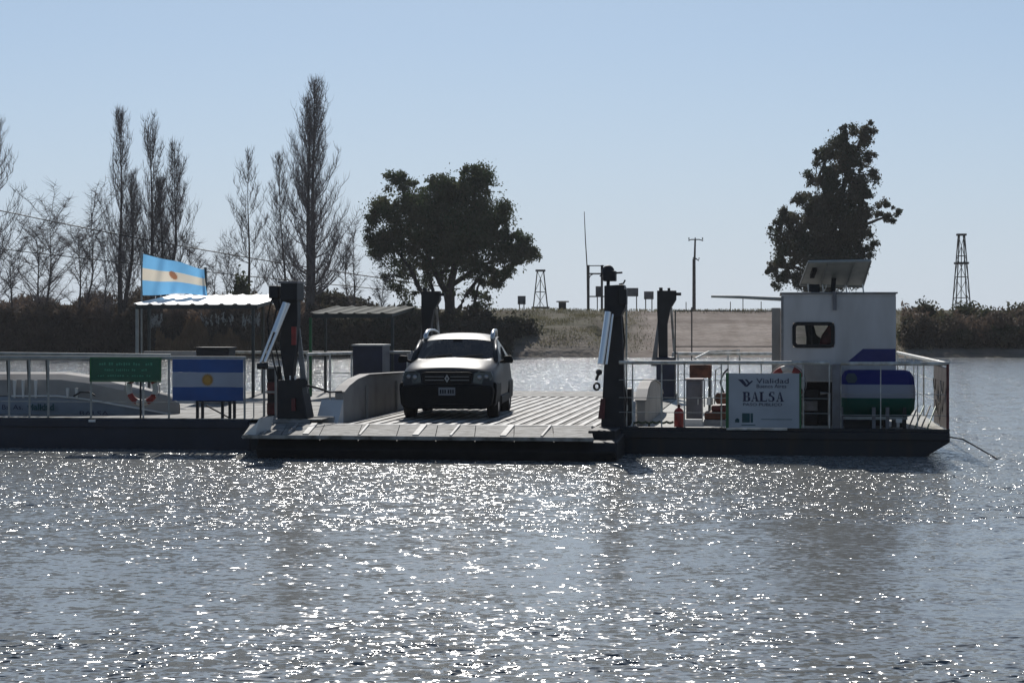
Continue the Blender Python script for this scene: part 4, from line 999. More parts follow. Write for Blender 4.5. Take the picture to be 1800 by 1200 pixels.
for (px, yt, yg, ybm, hw) in st:
    x = fx(px, lb); zg = fz(px, yg, lb)+0.012; zt_ = fz(px, yt, lb)
    for k in range(nn):
        a = math.pi*k/(nn-1); vs.append((x, lb+0.65-hw*0.97*math.cos(a)*(1 if abs(math.cos(a)) > .99 else 0.97), zg+(zt_-zg)*math.sin(a)**0.55))
fs = [(i*nn+k, i*nn+k+1, (i+1)*nn+k+1, (i+1)*nn+k) for i in range(len(st)-1) for k in range(nn-1)]
cov.add(vs, fs, False)
S.part('cabin_cover', cov, M['cream'])
gw = MB(); gw.tube([(fx(px, lb), lb+0.63-hw, fz(px, yg, lb)) for (px, yt, yg, ybm, hw) in st[2:]], 0.018, 6)
S.part('gunwale', gw, M['white'], ho)
for px_ in (25, 40, 62, 118, 134):
    S.part('cleat', MB().tube([(fx(px_, lb), lb+0.02, fz(px_, 699, lb)), (fx(px_, lb), lb+0.02, fz(px_, 682 if px_ > 100 else 668, lb))], 0.02, 6, r2=0.035), M['white'])
S.part('dark_opening', MB().tube([lp(130, 696, -0.02), lp(142, 689, -0.02), lp(158, 689, -0.02), lp(168, 695, -0.02)], 0.016, 6), M['dark'])
for px_ in (16, 52, 85):
    S.part('stanchion', MB().tube([lp(px_, 633, -0.1), lp(px_+3, 690, -0.1)], 0.018, 6), M['post_dark'])
text('hull_text', 'vialidad', M['teal_ink'], ho, fx(50, lb), lb-0.03, fz(70, 720, lb), 0.16, fx(97, lb)-fx(50, lb), (0, 0, 0), bold=0.006)
text('hull_text', 'Bs. As.', M['ink'], ho, fx(4, lb), lb-0.03, fz(20, 719, lb), 0.12, fx(40, lb)-fx(4, lb), (0, 0, 0))
text('hull_text', 'BALSA', M['ink'], ho, fx(139, lb), lb-0.012, fz(160, 730, lb), 0.12, fx(190, lb)-fx(139, lb), (0, 0, 0))
S.part('white_plate', MB().box(fx(156, -0.06), fx(168, -0.06), -0.075, -0.055, fz(160, 741, 0), fz(160, 737, 0)), M['white'])
# ------------------------------------------------------------------ the car
CY0 = 3300.0/95.0
cyaw = math.atan(0.075)
cpos = W(786, 738, CY0)
car = tag(empty('parked_car', (cpos.x, cpos.y, DZ+0.004), -cyaw), 'silver compact off road car with roof bars standing on the ferry lane', 'car')
K = {}
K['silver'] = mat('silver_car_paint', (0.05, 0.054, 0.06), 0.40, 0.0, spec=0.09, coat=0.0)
K['clad'] = mat('black_bumper_plastic', (0.009, 0.009, 0.010), 0.65, spec=0.2, var=0.2, scale=8)
K['lens'] = mat('headlamp_lens', (0.07, 0.09, 0.095), 0.15, 0.2, coat=0.5)
K['chrome'] = mat('chrome_trim', (0.30, 0.31, 0.33), 0.3, 0.85)
K['rail'] = mat('roof_bar_alloy', (0.6, 0.61, 0.62), 0.3, 0.7)
K['tyre'] = mat('tyre_rubber', (0.014, 0.014, 0.015), 0.85)
K['plate'] = mat('number_plate', (0.22, 0.23, 0.25), 0.5)
K['seat'] = mat('dark_seat_cloth', (0.05, 0.05, 0.055), 0.9)
S_ = [  # y, (x,z) half-section from keel to roof centre
 (0.00, [(0,.24),(.60,.24),(.74,.36),(.76,.55),(.74,.74),(.66,.86),(.40,.90),(0,.91)]),
 (0.14, [(0,.22),(.72,.22),(.86,.36),(.88,.56),(.86,.78),(.76,.93),(.44,.975),(0,.99)]),
 (0.45, [(0,.22),(.76,.22),(.90,.38),(.91,.60),(.895,.86),(.80,1.00),(.46,1.045),(0,1.055)]),
 (1.00, [(0,.22),(.76,.22),(.90,.38),(.91,.62),(.90,.92),(.81,1.05),(.46,1.095),(0,1.11)]),
 (1.28, [(0,.22),(.76,.22),(.90,.36),(.91,.62),(.90,.95),(.80,1.07),(.46,1.12),(0,1.14)]),
 (1.95, [(0,.22),(.76,.22),(.90,.34),(.91,.62),(.89,.99),(.74,1.42),(.47,1.475),(0,1.49)]),
 (2.35, [(0,.22),(.76,.22),(.90,.34),(.91,.62),(.89,1.00),(.73,1.50),(.47,1.565),(0,1.585)]),
 (3.20, [(0,.22),(.76,.22),(.90,.34),(.92,.62),(.90,1.02),(.72,1.53),(.46,1.60),(0,1.62)]),
 (3.95, [(0,.24),(.76,.24),(.90,.36),(.91,.62),(.88,1.04),(.60,1.46),(.40,1.53),(0,1.55)]),
 (4.22, [(0,.28),(.70,.28),(.86,.40),(.87,.64),(.84,1.02),(.70,1.12),(.42,1.18),(0,1.20)]),
 (4.32, [(0,.34),(.60,.34),(.76,.44),(.77,.64),(.74,.92),(.60,1.00),(.36,1.03),(0,1.04)])]
def loft(faces_sel, off=0.0, both=True):
    """faces of the body shell: faces_sel(i, j) with section i and rib j"""
    m_ = MB()
    for sgn in (1, -1):
        vs = [(sgn*(x+off*(1 if 1 < j < 6 else 0)), y-off*(1 if i < 1 else 0), z+off*(1 if j > 4 else 0)) for i, (y, pr) in enumerate(S_) for j, (x, z) in enumerate(pr)]
        n = 8
        fs = [(i*n+j, i*n+j+1, (i+1)*n+j+1, (i+1)*n+j) for i in range(len(S_)-1) for j in range(n-1) if faces_sel(i, j)]
        if off == 0: fs += [tuple(range(7, -1, -1)), tuple((len(S_)-1)*n+k for k in range(n))]
        m_.add(vs, fs, True)
    return m_
glassf = lambda i, j: (i == 4 and j in (5, 6)) or (j == 4 and i in (5, 6, 7)) or (i == 8 and j in (5, 6))
def build_smooth(name, mb, m, parent, sub=1, weld=True, solid=0):
    o = mb.build(name, m, parent)
    bm = bmesh.new(); bm.from_mesh(o.data); bmesh.ops.remove_doubles(bm, verts=bm.verts, dist=0.0005)
    bmesh.ops.delete(bm, geom=[v for v in bm.verts if not v.link_faces], context='VERTS')
    bmesh.ops.recalc_face_normals(bm, faces=bm.faces); bm.to_mesh(o.data); bm.free()
    for p in o.data.polygons: p.use_smooth = True
    if sub:
        s = o.modifiers.new('sub', 'SUBSURF'); s.levels = sub; s.render_levels = sub
    return o
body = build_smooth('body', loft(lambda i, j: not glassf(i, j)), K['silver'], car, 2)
# windscreen and side glass sit inside the openings
ws = MB().add([(-.775,1.30,1.085),(-.44,1.285,1.125),(0,1.28,1.14),(.44,1.285,1.125),(.775,1.30,1.085),(.725,1.935,1.405),(.46,1.93,1.455),(0,1.925,1.47),(-.46,1.93,1.455),(-.725,1.935,1.405)], [(0,1,8,9),(1,2,7,8),(2,3,6,7),(3,4,5,6)], True)
build_smooth('windscreen', ws, M['windshield'], car, 0)
for sg in (1, -1):
    sw = MB().add([(sg*.885,1.85,1.0),(sg*.885,3.9,1.04),(sg*.62,3.9,1.455),(sg*.73,2.35,1.49),(sg*.745,2.0,1.41)], [(0,1,2,3,4)])
    build_smooth('side_window', sw, M['windshield'], car, 0)
    build_smooth('window_pillar', MB().tube([(sg*.905,2.75,1.0),(sg*.655,2.75,1.53)], 0.035, 6), K['silver'], car, 0)
for sg in (1, -1):
    pl = MB().tube([(sg*.80,1.25,1.065),(sg*.77,1.6,1.26),(sg*.735,1.96,1.425)], 0.045, 8)
    build_smooth('windscreen_pillar', pl, K['silver'], car, 0)
# front lower bumper, grille, lamps
bf = MB().prism([(-.84,.30),(-.72,.20),(.72,.20),(.84,.30),(.87,.56),(.83,.63),(.40,.655),(-.40,.655),(-.83,.63),(-.87,.56)], 'y', -0.035, 0.32)
o = bf.build('front_bumper', K['clad'], car, 0.03)
for sg in (1, -1):
    MB().prism([(sg*.83,.22),(sg*.885,.28),(sg*.912,.55),(sg*.905,.68),(sg*.84,.70)], 'y', 0.14, 1.22).build('wheel_arch_trim', K['clad'], car, 0.035)
    MB().prism([(sg*.86,.22),(sg*.925,.26),(sg*.925,.40),(sg*.86,.42)], 'y', 1.18, 3.0).build('sill_trim', K['clad'], car, 0.01)
    MB().prism([(sg*.86,.24),(sg*.922,.30),(sg*.925,.62),(sg*.87,.70)], 'y', 3.02, 4.0).build('wheel_arch_trim', K['clad'], car, 0.02)
gr = MB().prism([(-.44,.67),(.44,.67),(.47,.86),(.40,.885),(-.40,.885),(-.47,.86)], 'y', -0.022, 0.1)
g = gr.build('grille', K['clad'], car, 0.008)
for z in (0.735, 0.80):
    MB().box(-.41, -.06, -0.032, -0.023, z-0.004, z+0.004).build('grille_bar', K['chrome'], g)
    MB().box(.06, .41, -0.032, -0.023, z-0.004, z+0.004).build('grille_bar', K['chrome'], g)
em = MB(); d = [(0,.84),(.045,.765),(0,.69),(-.045,.765)]; di = [(0,.80),(.02,.765),(0,.73),(-.02,.765)]
for k in range(4):
    a, b2 = d[k], d[(k+1) % 4]; c2, e2 = di[(k+1) % 4], di[k]
    em.prism([a, b2, c2, e2], 'y', -0.05, -0.024)
em.build('diamond_emblem', K['chrome'], g)
for sg in (1, -1):
    hp = [(.475,.685),(.50,.86),(.60,.905),(.80,.90),(.845,.80),(.80,.71),(.62,.665)]
    pts = [(sg*x, z) for x, z in hp]
    mb = MB(); n = len(pts)
    yf = lambda x: -0.02 + 0.14*max(0, (abs(x)-.45)/.4)**1.6
    vs = [(x, yf(x)-0.012, z) for x, z in pts] + [(x, yf(x)+0.10, z) for x, z in pts]
    mb.add(vs, [tuple(range(n)), tuple(range(2*n-1, n-1, -1))] + [(i, (i+1) % n, n+(i+1) % n, n+i) for i in range(n)])
    hl = mb.build('headlight', K['lens'], car, 0.01)
    MB().sphere((sg*.60, yf(.60)-0.012, .79), 0.045, 12, 8, (1, .3, 1)).build('lamp_bowl', K['chrome'], hl)
    MB().sphere((sg*.72, yf(.72)-0.012, .80), 0.042, 12, 8, (1, .35, 1)).build('lamp_bowl', K['chrome'], hl)
    # mirrors
    mr = MB().prism([(sg*.93,1.04),(sg*1.10,1.02),(sg*1.12,1.09),(sg*1.08,1.17),(sg*.94,1.16)], 'y', 1.42, 1.56)
    mo = mr.build('mirror', K['clad'], car, 0.02)
    MB().tube([(sg*.86,1.50,1.04),(sg*.96,1.49,1.07)], 0.025, 8).build('mirror_arm', K['clad'], mo)
    # roof bars
    rb = MB().tube([(sg*.66,2.08,1.47),(sg*.66,2.15,1.545),(sg*.655,2.36,1.625),(sg*.64,2.8,1.655),(sg*.63,3.4,1.65),(sg*.60,3.75,1.60),(sg*.59,3.85,1.53)], [.038,.045,.036,.022,.022,.026,.03], 10)
    build_smooth('roof_bar', rb, K['rail'], car, 0)
    for y in (0.88, 3.55):
        cx = sg*.79
        ty = MB(); n = 28; pr = [(-.105,.24),(-.11,.30),(-.09,.345),(.09,.345),(.11,.30),(.105,.24)]
        vs = [(cx+a, y+r*math.cos(2*math.pi*k/n), .345+r*math.sin(2*math.pi*k/n)) for a, r in pr for k in range(n)]
        fs = [(i*n+k, i*n+(k+1) % n, ((i+1) % 6)*n+(k+1) % n, ((i+1) % 6)*n+k) for i in range(6) for k in range(n)]
        wl = empty('wheel', (0, 0, 0)); wl.parent = car
        ty.add(vs, fs, True).build('tyre', K['tyre'], wl)
        MB().tube([(cx-.08, y, .345), (cx+.095*sg+0.0, y, .345)], 0.235, 20).build('rim', K['chrome'], wl)
MB().box(-.155, .155, -0.058, -0.037, .455, .60).build('number_plate', K['plate'], car)
np_ = [o for o in car.children if o.name.startswith('number_plate')][0]
for k in range(6):
    x = -.115+.042*k+(0.02 if k > 2 else 0)
    MB().box(x-.013, x+.013, -0.062, -0.059, .49, .56).build('plate_character', K['clad'], np_)
MB().hexa([(-.6,0.10,.25),(.6,0.10,.25),(.6,.5,.25),(-.6,.5,.25),(-.5,-.04,.30),(.5,-.04,.30),(.5,.5,.30),(-.5,.5,.30)]).build('skid_plate', K['chrome'], car)
MB().box(-.70, .70, 1.35, 1.7, .95, 1.10).build('dashboard', K['seat'], car, 0.03)
for sg in (1, -1):
    st_ = MB().box(sg*.36-.24, sg*.36+.24, 2.1, 2.35, .5, 1.18).build('seat', K['seat'], car, 0.05)
    MB().box(sg*.36-.13, sg*.36+.13, 2.12, 2.24, 1.2, 1.40).build('headrest', K['seat'], st_, 0.04)
MB().tube([(-.36+.17*math.cos(i*math.pi/8), 1.72-.04*math.sin(i*math.pi/8), 1.06+.17*math.sin(i*math.pi/8)) for i in range(17)], 0.014, 6).build('steering_wheel', K['clad'], car)
MB().box(-.09, .09, 1.88, 1.90, 1.42, 1.48).build('rear_view_mirror', K['clad'], car, 0.005)
MB().tube([(0.02,2.15,1.62),(0.02,2.1,1.72)], 0.008, 5).build('aerial', K['clad'], car)
for x0_, x1_ in ((-.55, -.05), (.05, .55)):
    MB().tube([(x0_, 1.27, 1.135), (x1_, 1.36, 1.185)], 0.010, 5).build('wiper', K['clad'], car)
# shut line of the bonnet
MB().tube([(-.70,.02,.885),(-.40,-.01,.905),(0,-.015,.912),(.40,-.01,.905),(.70,.02,.885)], 0.010, 6).build('bonnet_edge', K['clad'], car)

# ------------------------------------------------------------------ trees
import numpy as np
def leaf_mesh(name, centers, size, m, parent, seed=0, aspect=1.8, droop=0.4, groups=None):
    rng = np.random.default_rng(seed); N = len(centers)
    c = np.asarray(centers)
    d1 = rng.normal(size=(N, 3)); d1[:, 2] -= droop*2; d1 /= np.linalg.norm(d1, axis=1)[:, None]
    d2 = rng.normal(size=(N, 3)); d2 = np.cross(d1, d2); d2 /= np.linalg.norm(d2, axis=1)[:, None]
    s = size*rng.uniform(0.6, 1.3, N)[:, None]
    a = d1*s*aspect/2; b = d2*s/2
    v = np.stack([c-a, c+b*0.9, c+a, c-b*0.9], 1).reshape(-1, 3)
    me = bpy.data.meshes.new(name)
    me.vertices.add(4*N); me.vertices.foreach_set('co', v.ravel())
    me.loops.add(4*N); me.loops.foreach_set('vertex_index', np.arange(4*N))
    me.polygons.add(N); me.polygons.foreach_set('loop_start', np.arange(N)*4); me.polygons.foreach_set('loop_total', np.full(N, 4))
    me.materials.append(m); me.update(calc_edges=True)
    o = bpy.data.objects.new(name, me); C.objects.link(o); o.parent = parent
    return o
def leaf_mat(name, c1, c2, scale=0.7):
    m = mat(name, c1, 0.7, scale=scale, col2=c2, thr=(0.4, 0.6), spec=0.25); nt = m.node_tree
    b = nt.nodes['Principled BSDF']; r = [n for n in nt.nodes if n.type == 'VALTORGB'][0]
    tr = nt.nodes.new('ShaderNodeBsdfTranslucent'); nt.links.new(r.outputs[0], tr.inputs[0])
    mx = nt.nodes.new('ShaderNodeMixShader'); mx.inputs[0].default_value = 0.35
    nt.links.new(b.outputs[0], mx.inputs[1]); nt.links.new(tr.outputs[0], mx.inputs[2]); nt.links.new(mx.outputs[0], nt.nodes['Material Output'].inputs[0])
    return m
leaf1 = leaf_mat('evergreen_leaves', (0.055, 0.085, 0.034), (0.12, 0.125, 0.065))
leaf2 = leaf_mat('gum_leaves', (0.060, 0.075, 0.042), (0.13, 0.115, 0.078))
bushm = leaf_mat('scrub_leaves', (0.075, 0.080, 0.042), (0.13, 0.105, 0.065), 0.5)
reedm = leaf_mat('dry_reeds', (0.36, 0.22, 0.12), (0.20, 0.13, 0.075), 0.4)

def ground_z(X, Y): return terrain_z(X, Y)

def evergreen(name, label, Yd, px0, blobs, limbs, leafm, seed, n_leaves, size, holes=()):
    rng = random.Random(seed); sc1 = Yd/F
    bx = (px0-900)*sc1; z0 = ground_z(bx, Yd)-0.1
    t = tag(empty(name, (bx, Yd, z0)), label, 'tree')
    tr = MB(); o_ = Vector((-bx, -Yd, -z0))
    for L_ in limbs:
        pts = [W(p[0], p[1], Yd+(p[3] if len(p) > 3 else 0))+o_ for p in L_]
        rs = [p[2]*sc1 for p in L_]
        q_ = []; r2_ = []
        for (a, b2, ra, rb) in zip(pts, pts[1:], rs, rs[1:]):
            for k in range(4):
                u = k/4; q_.append(a.lerp(b2, u)+Vector((rng.uniform(-.05, .05), rng.uniform(-.1, .1), 0))); r2_.append(ra+(rb-ra)*u)
        q_.append(pts[-1]); r2_.append(rs[-1])
        tr.tube(q_, r2_, 8)
    tr.build('trunk', M['bark_dark'], t)
    tot = sum(b[2]**2*(b[3] if len(b) > 3 else 1) for b in blobs)
    cs = []; tw = MB()
    nr_ = np.random.default_rng(seed)
    for bi, b in enumerate(blobs):
        dens = b[3] if len(b) > 3 else 1
        n = int(n_leaves*b[2]**2*dens/tot)
        c = W(b[0], b[1], Yd)+o_; r_ = b[2]*sc1
        c.y += rng.uniform(-0.8, 0.8)*r_
        ncl = max(6, int(26*(b[2]/40.0)**1.2*(0.25+0.75*dens)))
        for k in range(ncl):
            d = Vector((rng.gauss(0, 1), rng.gauss(0, 1), rng.gauss(0, 1))).normalized()
            cc = c + d*r_*rng.uniform(0.3, 1.1)
            pxx = 900+(cc.x+bx)/(Yd+cc.y)*F; pyy = HY-(cc.z+z0-H)/(Yd+cc.y)*F
            if any((pxx-h[0])**2+(pyy-h[1])**2 < h[2]**2 for h in holes) and rng.random() < 0.85: continue
            cr = r_*rng.uniform(0.24, 0.55)
            m2 = max(6, int(n/ncl))
            pts = nr_.normal(size=(m2, 3))*np.array([cr*0.56, cr*0.56, cr*0.50])
            cs.append(pts+np.array(cc))
            if rng.random() < 0.5: tw.tube([c, c.lerp(cc, 0.5)+Vector((0, 0, -0.1)), cc], [0.05, 0.035, 0.012], 4, cap=False)
    tw.build('branches', M['bark_dark'], t)['kind'] = 'stuff'
    A = np.concatenate(cs); wy = Yd+A[:, 1]; ppx = 900+(A[:, 0]+bx)/wy*F; ppy = HY-(A[:, 2]+z0-H)/wy*F; keep = np.ones(len(A), bool)
    for h in holes:      # gaps between the limbs where the sky shows through
        ang = np.arctan2(ppy-h[1], ppx-h[0]); rad = h[2]*(1+0.35*np.sin(ang*3+h[0])+0.2*np.sin(ang*5+h[1]))
        keep &= ~(((ppx-h[0])**2+(ppy-h[1])**2 < rad**2) & (nr_.uniform(size=len(A)) < 0.93))
    cs = [A[keep]]
    crown = leaf_mesh('crown', np.concatenate(cs), size, leafm, t, seed); crown['kind'] = 'stuff'
    return t
evergreen('evergreen_tree', 'broad dark evergreen tree with several trunks behind the car', 131.0, 790,
  [(700,322,20),(712,318,14),(735,345,28),(768,325,22),(775,345,36),(835,318,30),(850,305,20),(828,300,18),(820,345,42),(668,372,24),(655,385,15),(700,375,36),(745,390,46),(800,395,54),(855,385,46),(885,375,22),(665,420,26),(690,430,34),(735,440,42),(785,440,46),(840,435,46),(885,425,32),(915,425,20),(925,440,20),(905,455,28),(935,447,12),(655,440,16),(690,475,28,.6),(730,485,30,.45),(775,480,30,.35),(825,480,32,.5),(868,480,26,.7),(700,515,24,.5),(745,520,20,.4),(800,515,20,.2),(845,515,22,.6),(868,500,16),(720,545,16,.6),(838,540,14,.7),(890,488,12)],
  [[(790,552,9),(788,510,7),(800,470,6),(815,420,4),(835,340,2)],[(788,520,6),(765,480,5),(745,430,3),(710,360,1.5)],[(795,500,5),(840,470,3.5,1),(890,450,2)],[(748,556,5),(745,520,4),(720,470,3,-1),(690,430,1.5)],[(800,556,4),(818,520,3.5),(850,480,2.5)],[(770,552,3.5),(762,510,3),(748,470,2)],[(832,552,3),(836,520,2.4),(845,490,1.6)],[(788,470,4),(780,400,3),(772,340,1.5)]],
  leaf1, 5, 120000, 0.105, holes=[(722,500,9),(768,512,9),(812,505,9),(797,470,6),(700,452,5),(858,462,4),(757,455,5),(738,478,5),(820,480,5),(742,322,9),(802,308,8),(688,350,7),(880,400,4),(905,425,4),(915,470,7),(866,515,7),(700,492,6),(752,530,8),(782,538,6),(820,535,9),(715,420,3),(870,335,9),(900,405,6),(878,470,5),(842,505,5),(690,520,7)])
evergreen('evergreen_tree', 'tall leaning gum tree with ragged crown behind the wheelhouse', 129.0, 1455,
  [(1522,228,14),(1512,240,20),(1480,235,12),(1470,255,24),(1500,265,26),(1445,275,18),(1490,290,30),(1530,275,14),(1450,305,24),(1430,310,14),(1500,320,32),(1535,305,12),(1465,335,26),(1500,350,28),(1525,340,14),(1410,345,18),(1435,365,30),(1475,375,40),(1515,385,26),(1555,360,12),(1552,378,13),(1568,385,9),(1576,372,9),(1385,385,20),(1405,395,26),(1365,400,12),(1440,415,44),(1485,420,44),(1525,410,14),(1375,425,22),(1400,440,30),(1525,440,14),(1535,430,9),(1370,455,16,.8),(1360,475,13,.8),(1390,470,26,.9),(1430,465,36),(1475,465,34),(1510,455,18),(1375,490,16,.8),(1400,495,20),(1440,498,26),(1480,495,20),(1415,515,16)],
  [[(1455,560,9),(1458,480,8),(1465,400,6),(1485,320,4),(1515,240,2)],[(1460,460,5),(1420,420,3.5),(1380,395,1.5)],[(1465,420,4),(1520,395,3),(1565,378,1.5)],[(1462,380,4),(1440,310,2.5),(1470,245,1.3)],[(1456,500,4),(1400,470,3),(1365,470,1.5)]],
  leaf2, 11, 100000, 0.105, holes=[(1440,305,5),(1505,298,6),(1385,455,6),(1470,402,4),(1536,395,10),(1372,475,6),(1497,245,7),(1520,300,5),(1455,290,4),(1478,310,4),(1530,325,5),(1420,405,3),(1530,355,8),(1400,470,5),(1388,500,7),(1355,440,6),(1425,335,8),(1395,365,8),(1520,425,5)])

def bare_tree(name, label, Yd, px0, py_top, py_base, halfw, seed, style='poplar', leaders=((0, 1.0),), group='bare poplars on the far bank', lean=0.0, thick=1.0, dens=1.0):
    """upright winter poplar or spreading bare tree"""
    rng = random.Random(seed); s = Yd/F
    bx = (px0-900)*s; zb_ = H+(HY-py_base)*s; zg = min(zb_, ground_z(bx, Yd)-0.05)
    t = tag(empty(name, (bx, Yd, zg)), label, 'tree', group)
    Ht = H+(HY-py_top)*s-zg; hw = halfw*s
    tv = MB(); br = MB(); tw = MB()
    for (offx, hf) in leaders:
        h = Ht*hf; x1 = offx*s
        tp = []; tr_ = []
        for k in range(11):
            u = k/10; tp.append(Vector((x1*min(1, u*2.2)+lean*s*u+0.05*math.sin(u*9+seed), 0.05*math.cos(u*7+seed), h*u))); tr_.append((0.20*thick*(1-u)**1.5+0.012)*Ht/14)
        tv.tube(tp, tr_, 8)
        def at(u):
            k = min(9, int(u*10)); return tp[k].lerp(tp[k+1], u*10-k)
        nb = int((74 if style == 'poplar' else 26)*dens)
        for i in range(nb):
            u = rng.uniform(0.16, 0.97) if style == 'poplar' else rng.uniform(0.2, 0.95)
            az = rng.uniform(0, 2*math.pi); p0 = at(u)
            env = hw*(math.sin(math.pi*min(1, (u+0.30)/1.3)**0.75)*1.65*(1.1-0.5*u)+0.16) if style == 'poplar' else hw
            if len(leaders) > 1: env *= 0.75
            if style == 'poplar':
                ln_ = min(h*(1-u)*0.9+0.4, rng.uniform(0.14, 0.26)*h*(1.15-0.55*u)); out = env*rng.uniform(0.55, 1.35)
            else:
                ln_ = h*rng.uniform(0.12, 0.32); out = env*rng.uniform(0.3, 1.0)
            pts = []; n_ = 6
            for k in range(n_+1):
                v = k/n_
                r__ = out*(v**0.7 if style == 'poplar' else v**0.9)
                pts.append(p0+Vector((math.cos(az)*r__+rng.uniform(-1, 1)*0.16*v, math.sin(az)*r__+rng.uniform(-1, 1)*0.12*v, ln_*(v**1.25 if style == 'poplar' else v**0.9)+rng.uniform(-1, 1)*0.12*v)))
            r0 = (0.026 if style == 'poplar' else 0.06)*(1.1-0.6*u)*thick*Ht/14
            br.tube(pts, r0, 5, r2=0.009, cap=False)
            nt_ = int((30 if style == 'poplar' else 34)*dens)
            for j in range(nt_):
                v = rng.uniform(0.12, 1.0); k = min(n_-1, int(v*n_)); q0 = pts[k].lerp(pts[k+1], v*n_-k)
                a2 = rng.uniform(0, 2*math.pi)
                if style == 'poplar':
                    l2 = rng.uniform(0.25, 0.95)*Ht/14*(1.15-0.5*u); o2 = l2*rng.uniform(0.1, 0.75)
                    q2 = q0+Vector((math.cos(a2)*o2, math.sin(a2)*o2, l2*0.92)); qm = q0.lerp(q2, 0.5)+Vector((math.cos(a2)*o2*0.2, 0, -l2*0.06))
                else:
                    l2 = rng.uniform(0.3, 1.1)*Ht/9; q2 = q0+Vector((math.cos(a2)*l2*0.75, math.sin(a2)*l2*0.75, l2*rng.uniform(-0.1, 0.8))); qm = q0.lerp(q2, 0.5)+Vector((0, 0, rng.uniform(-.1, .1)*l2))
                tw.tube([q0, qm, q2], [0.012, 0.008, 0.004], 3, cap=False)
    tv.build('trunk', M['bark'], t, fix=False); br.build('branches', M['twig'], t, fix=False)['kind'] = 'stuff'; tw.build('twigs', M['twig'], t, fix=False)['kind'] = 'stuff'
    return t
PG = 'bare poplars on the far bank'
bare_tree('poplar_tree', 'bare poplar cut by the left edge of the picture', 127, -8, 222, 560, 42, 1)
bare_tree('poplar_tree', 'slender bare poplar, the left one of the pair nearest the flag', 128, 212, 204, 548, 30, 2, leaders=((0, 1.0), (20, 0.72)))
bare_tree('poplar_tree', 'twin headed bare poplar rising directly behind the flying flag', 128, 272, 208, 545, 30, 3, leaders=((-6, 1.0), (36, 0.86), (12, 0.7)))
bare_tree('poplar_tree', 'small slim bare poplar standing alone between flag and left tower', 129, 437, 276, 520, 30, 4, thick=0.8, dens=0.8)
bare_tree('poplar_tree', 'narrow bare poplar tucked against the left side of the tallest one', 129, 505, 281, 525, 27, 5, lean=-16, thick=0.7, dens=0.9)
bare_tree('poplar_tree', 'tallest bare poplar of all with a thick dark trunk', 127, 543, 152, 548, 50, 6, thick=1.35, dens=1.25, leaders=((0, 0.93), (8, 1.0)))
BG = 'bare spreading trees on the far bank'
bare_tree('bare_tree', 'bushy leafless tree near the left edge below the wires', 126, 78, 365, 575, 92, 21, 'spread', ((-12, 0.85), (10, 1.0)), BG, dens=1.25)
bare_tree('bare_tree', 'leafless tree between the leftmost bushy tree and the twin poplars', 127, 140, 368, 570, 66, 22, 'spread', ((0, 0.8), (22, 1.0)), BG, dens=1.0)
bare_tree('bare_tree', 'sparse little leafless tree left of the broad evergreen', 129, 622, 405, 548, 38, 23, 'spread', ((0, 1.0), (-14, 0.8)), BG, dens=0.7)
bare_tree('bare_tree', 'low leafless tree whose crown crosses the bottom left wires', 125, 20, 420, 590, 70, 24, 'spread', ((0, 1.0),), BG, dens=1.0)
bare_tree('bare_tree', 'grey leafless sapling right of the flag', 130, 400, 440, 545, 34, 25, 'spread', ((0, 1.0), (-22, 0.9)), BG, dens=0.8)
bare_tree('bare_tree', 'low grey leafless tree under the left skirt of the evergreen', 127, 672, 470, 570, 38, 26, 'spread', ((0, 1.0),), BG, dens=0.8)
bare_tree('bare_tree', 'stunted leafless tree at the foot of the twin poplars', 125, 185, 430, 590, 42, 27, 'spread', ((0, 1.0),), BG, dens=1.0)
bare_tree('bare_tree', 'spiky leafless tree standing behind the white shelter roof', 130, 335, 430, 560, 40, 28, 'spread', ((0, 1.0), (15, 0.8)), BG, dens=0.9)

# bushes and scrub
def bush(name, label, px, py_top, py_base, hw, Yd, m, seed, n=2600, size=0.20, group=None):
    s = Yd/F; bx = (px-900)*s; z0 = min(ground_z(bx, Yd), H+(HY-py_base)*s)-0.05; h = H+(HY-py_top)*s-z0
    t = tag(empty(name, (bx, Yd, z0)), label, 'bush', group)
    nr_ = np.random.default_rng(seed); cs = []
    for k in range(16):
        a = nr_.uniform(0, 6.28); rr = nr_.uniform(0.1, 0.8); zz = nr_.uniform(0.2, 0.82)
        c = np.array([math.cos(a)*rr*hw*s*(1.1-zz*0.5), math.sin(a)*rr*hw*s*0.8, zz*h])
        cs.append(nr_.normal(size=(n//16, 3))*np.array([hw*s*0.22, hw*s*0.22, h*0.13])+c)
    cs = np.concatenate(cs); cs[:, 2] = np.clip(cs[:, 2], 0.02, None)
    leaf_mesh('foliage', cs, size, m, t, seed, 1.5, 0.0)['kind'] = 'stuff'
    st_ = MB()
    for k in range(7):
        a = random.uniform(0, 6.28); st_.tube([(0.1*math.cos(a), 0.1*math.sin(a), 0), (math.cos(a)*hw*s*0.5, math.sin(a)*hw*s*0.5, h*0.7)], 0.03, 5, r2=0.01)
    st_.build('stems', M['bark_dark'], t)
random.seed(3)
bush('evergreen_bush', 'small dark rounded bush beside the solitary slim poplar', 418, 486, 548, 26, 128, leaf1, 31)
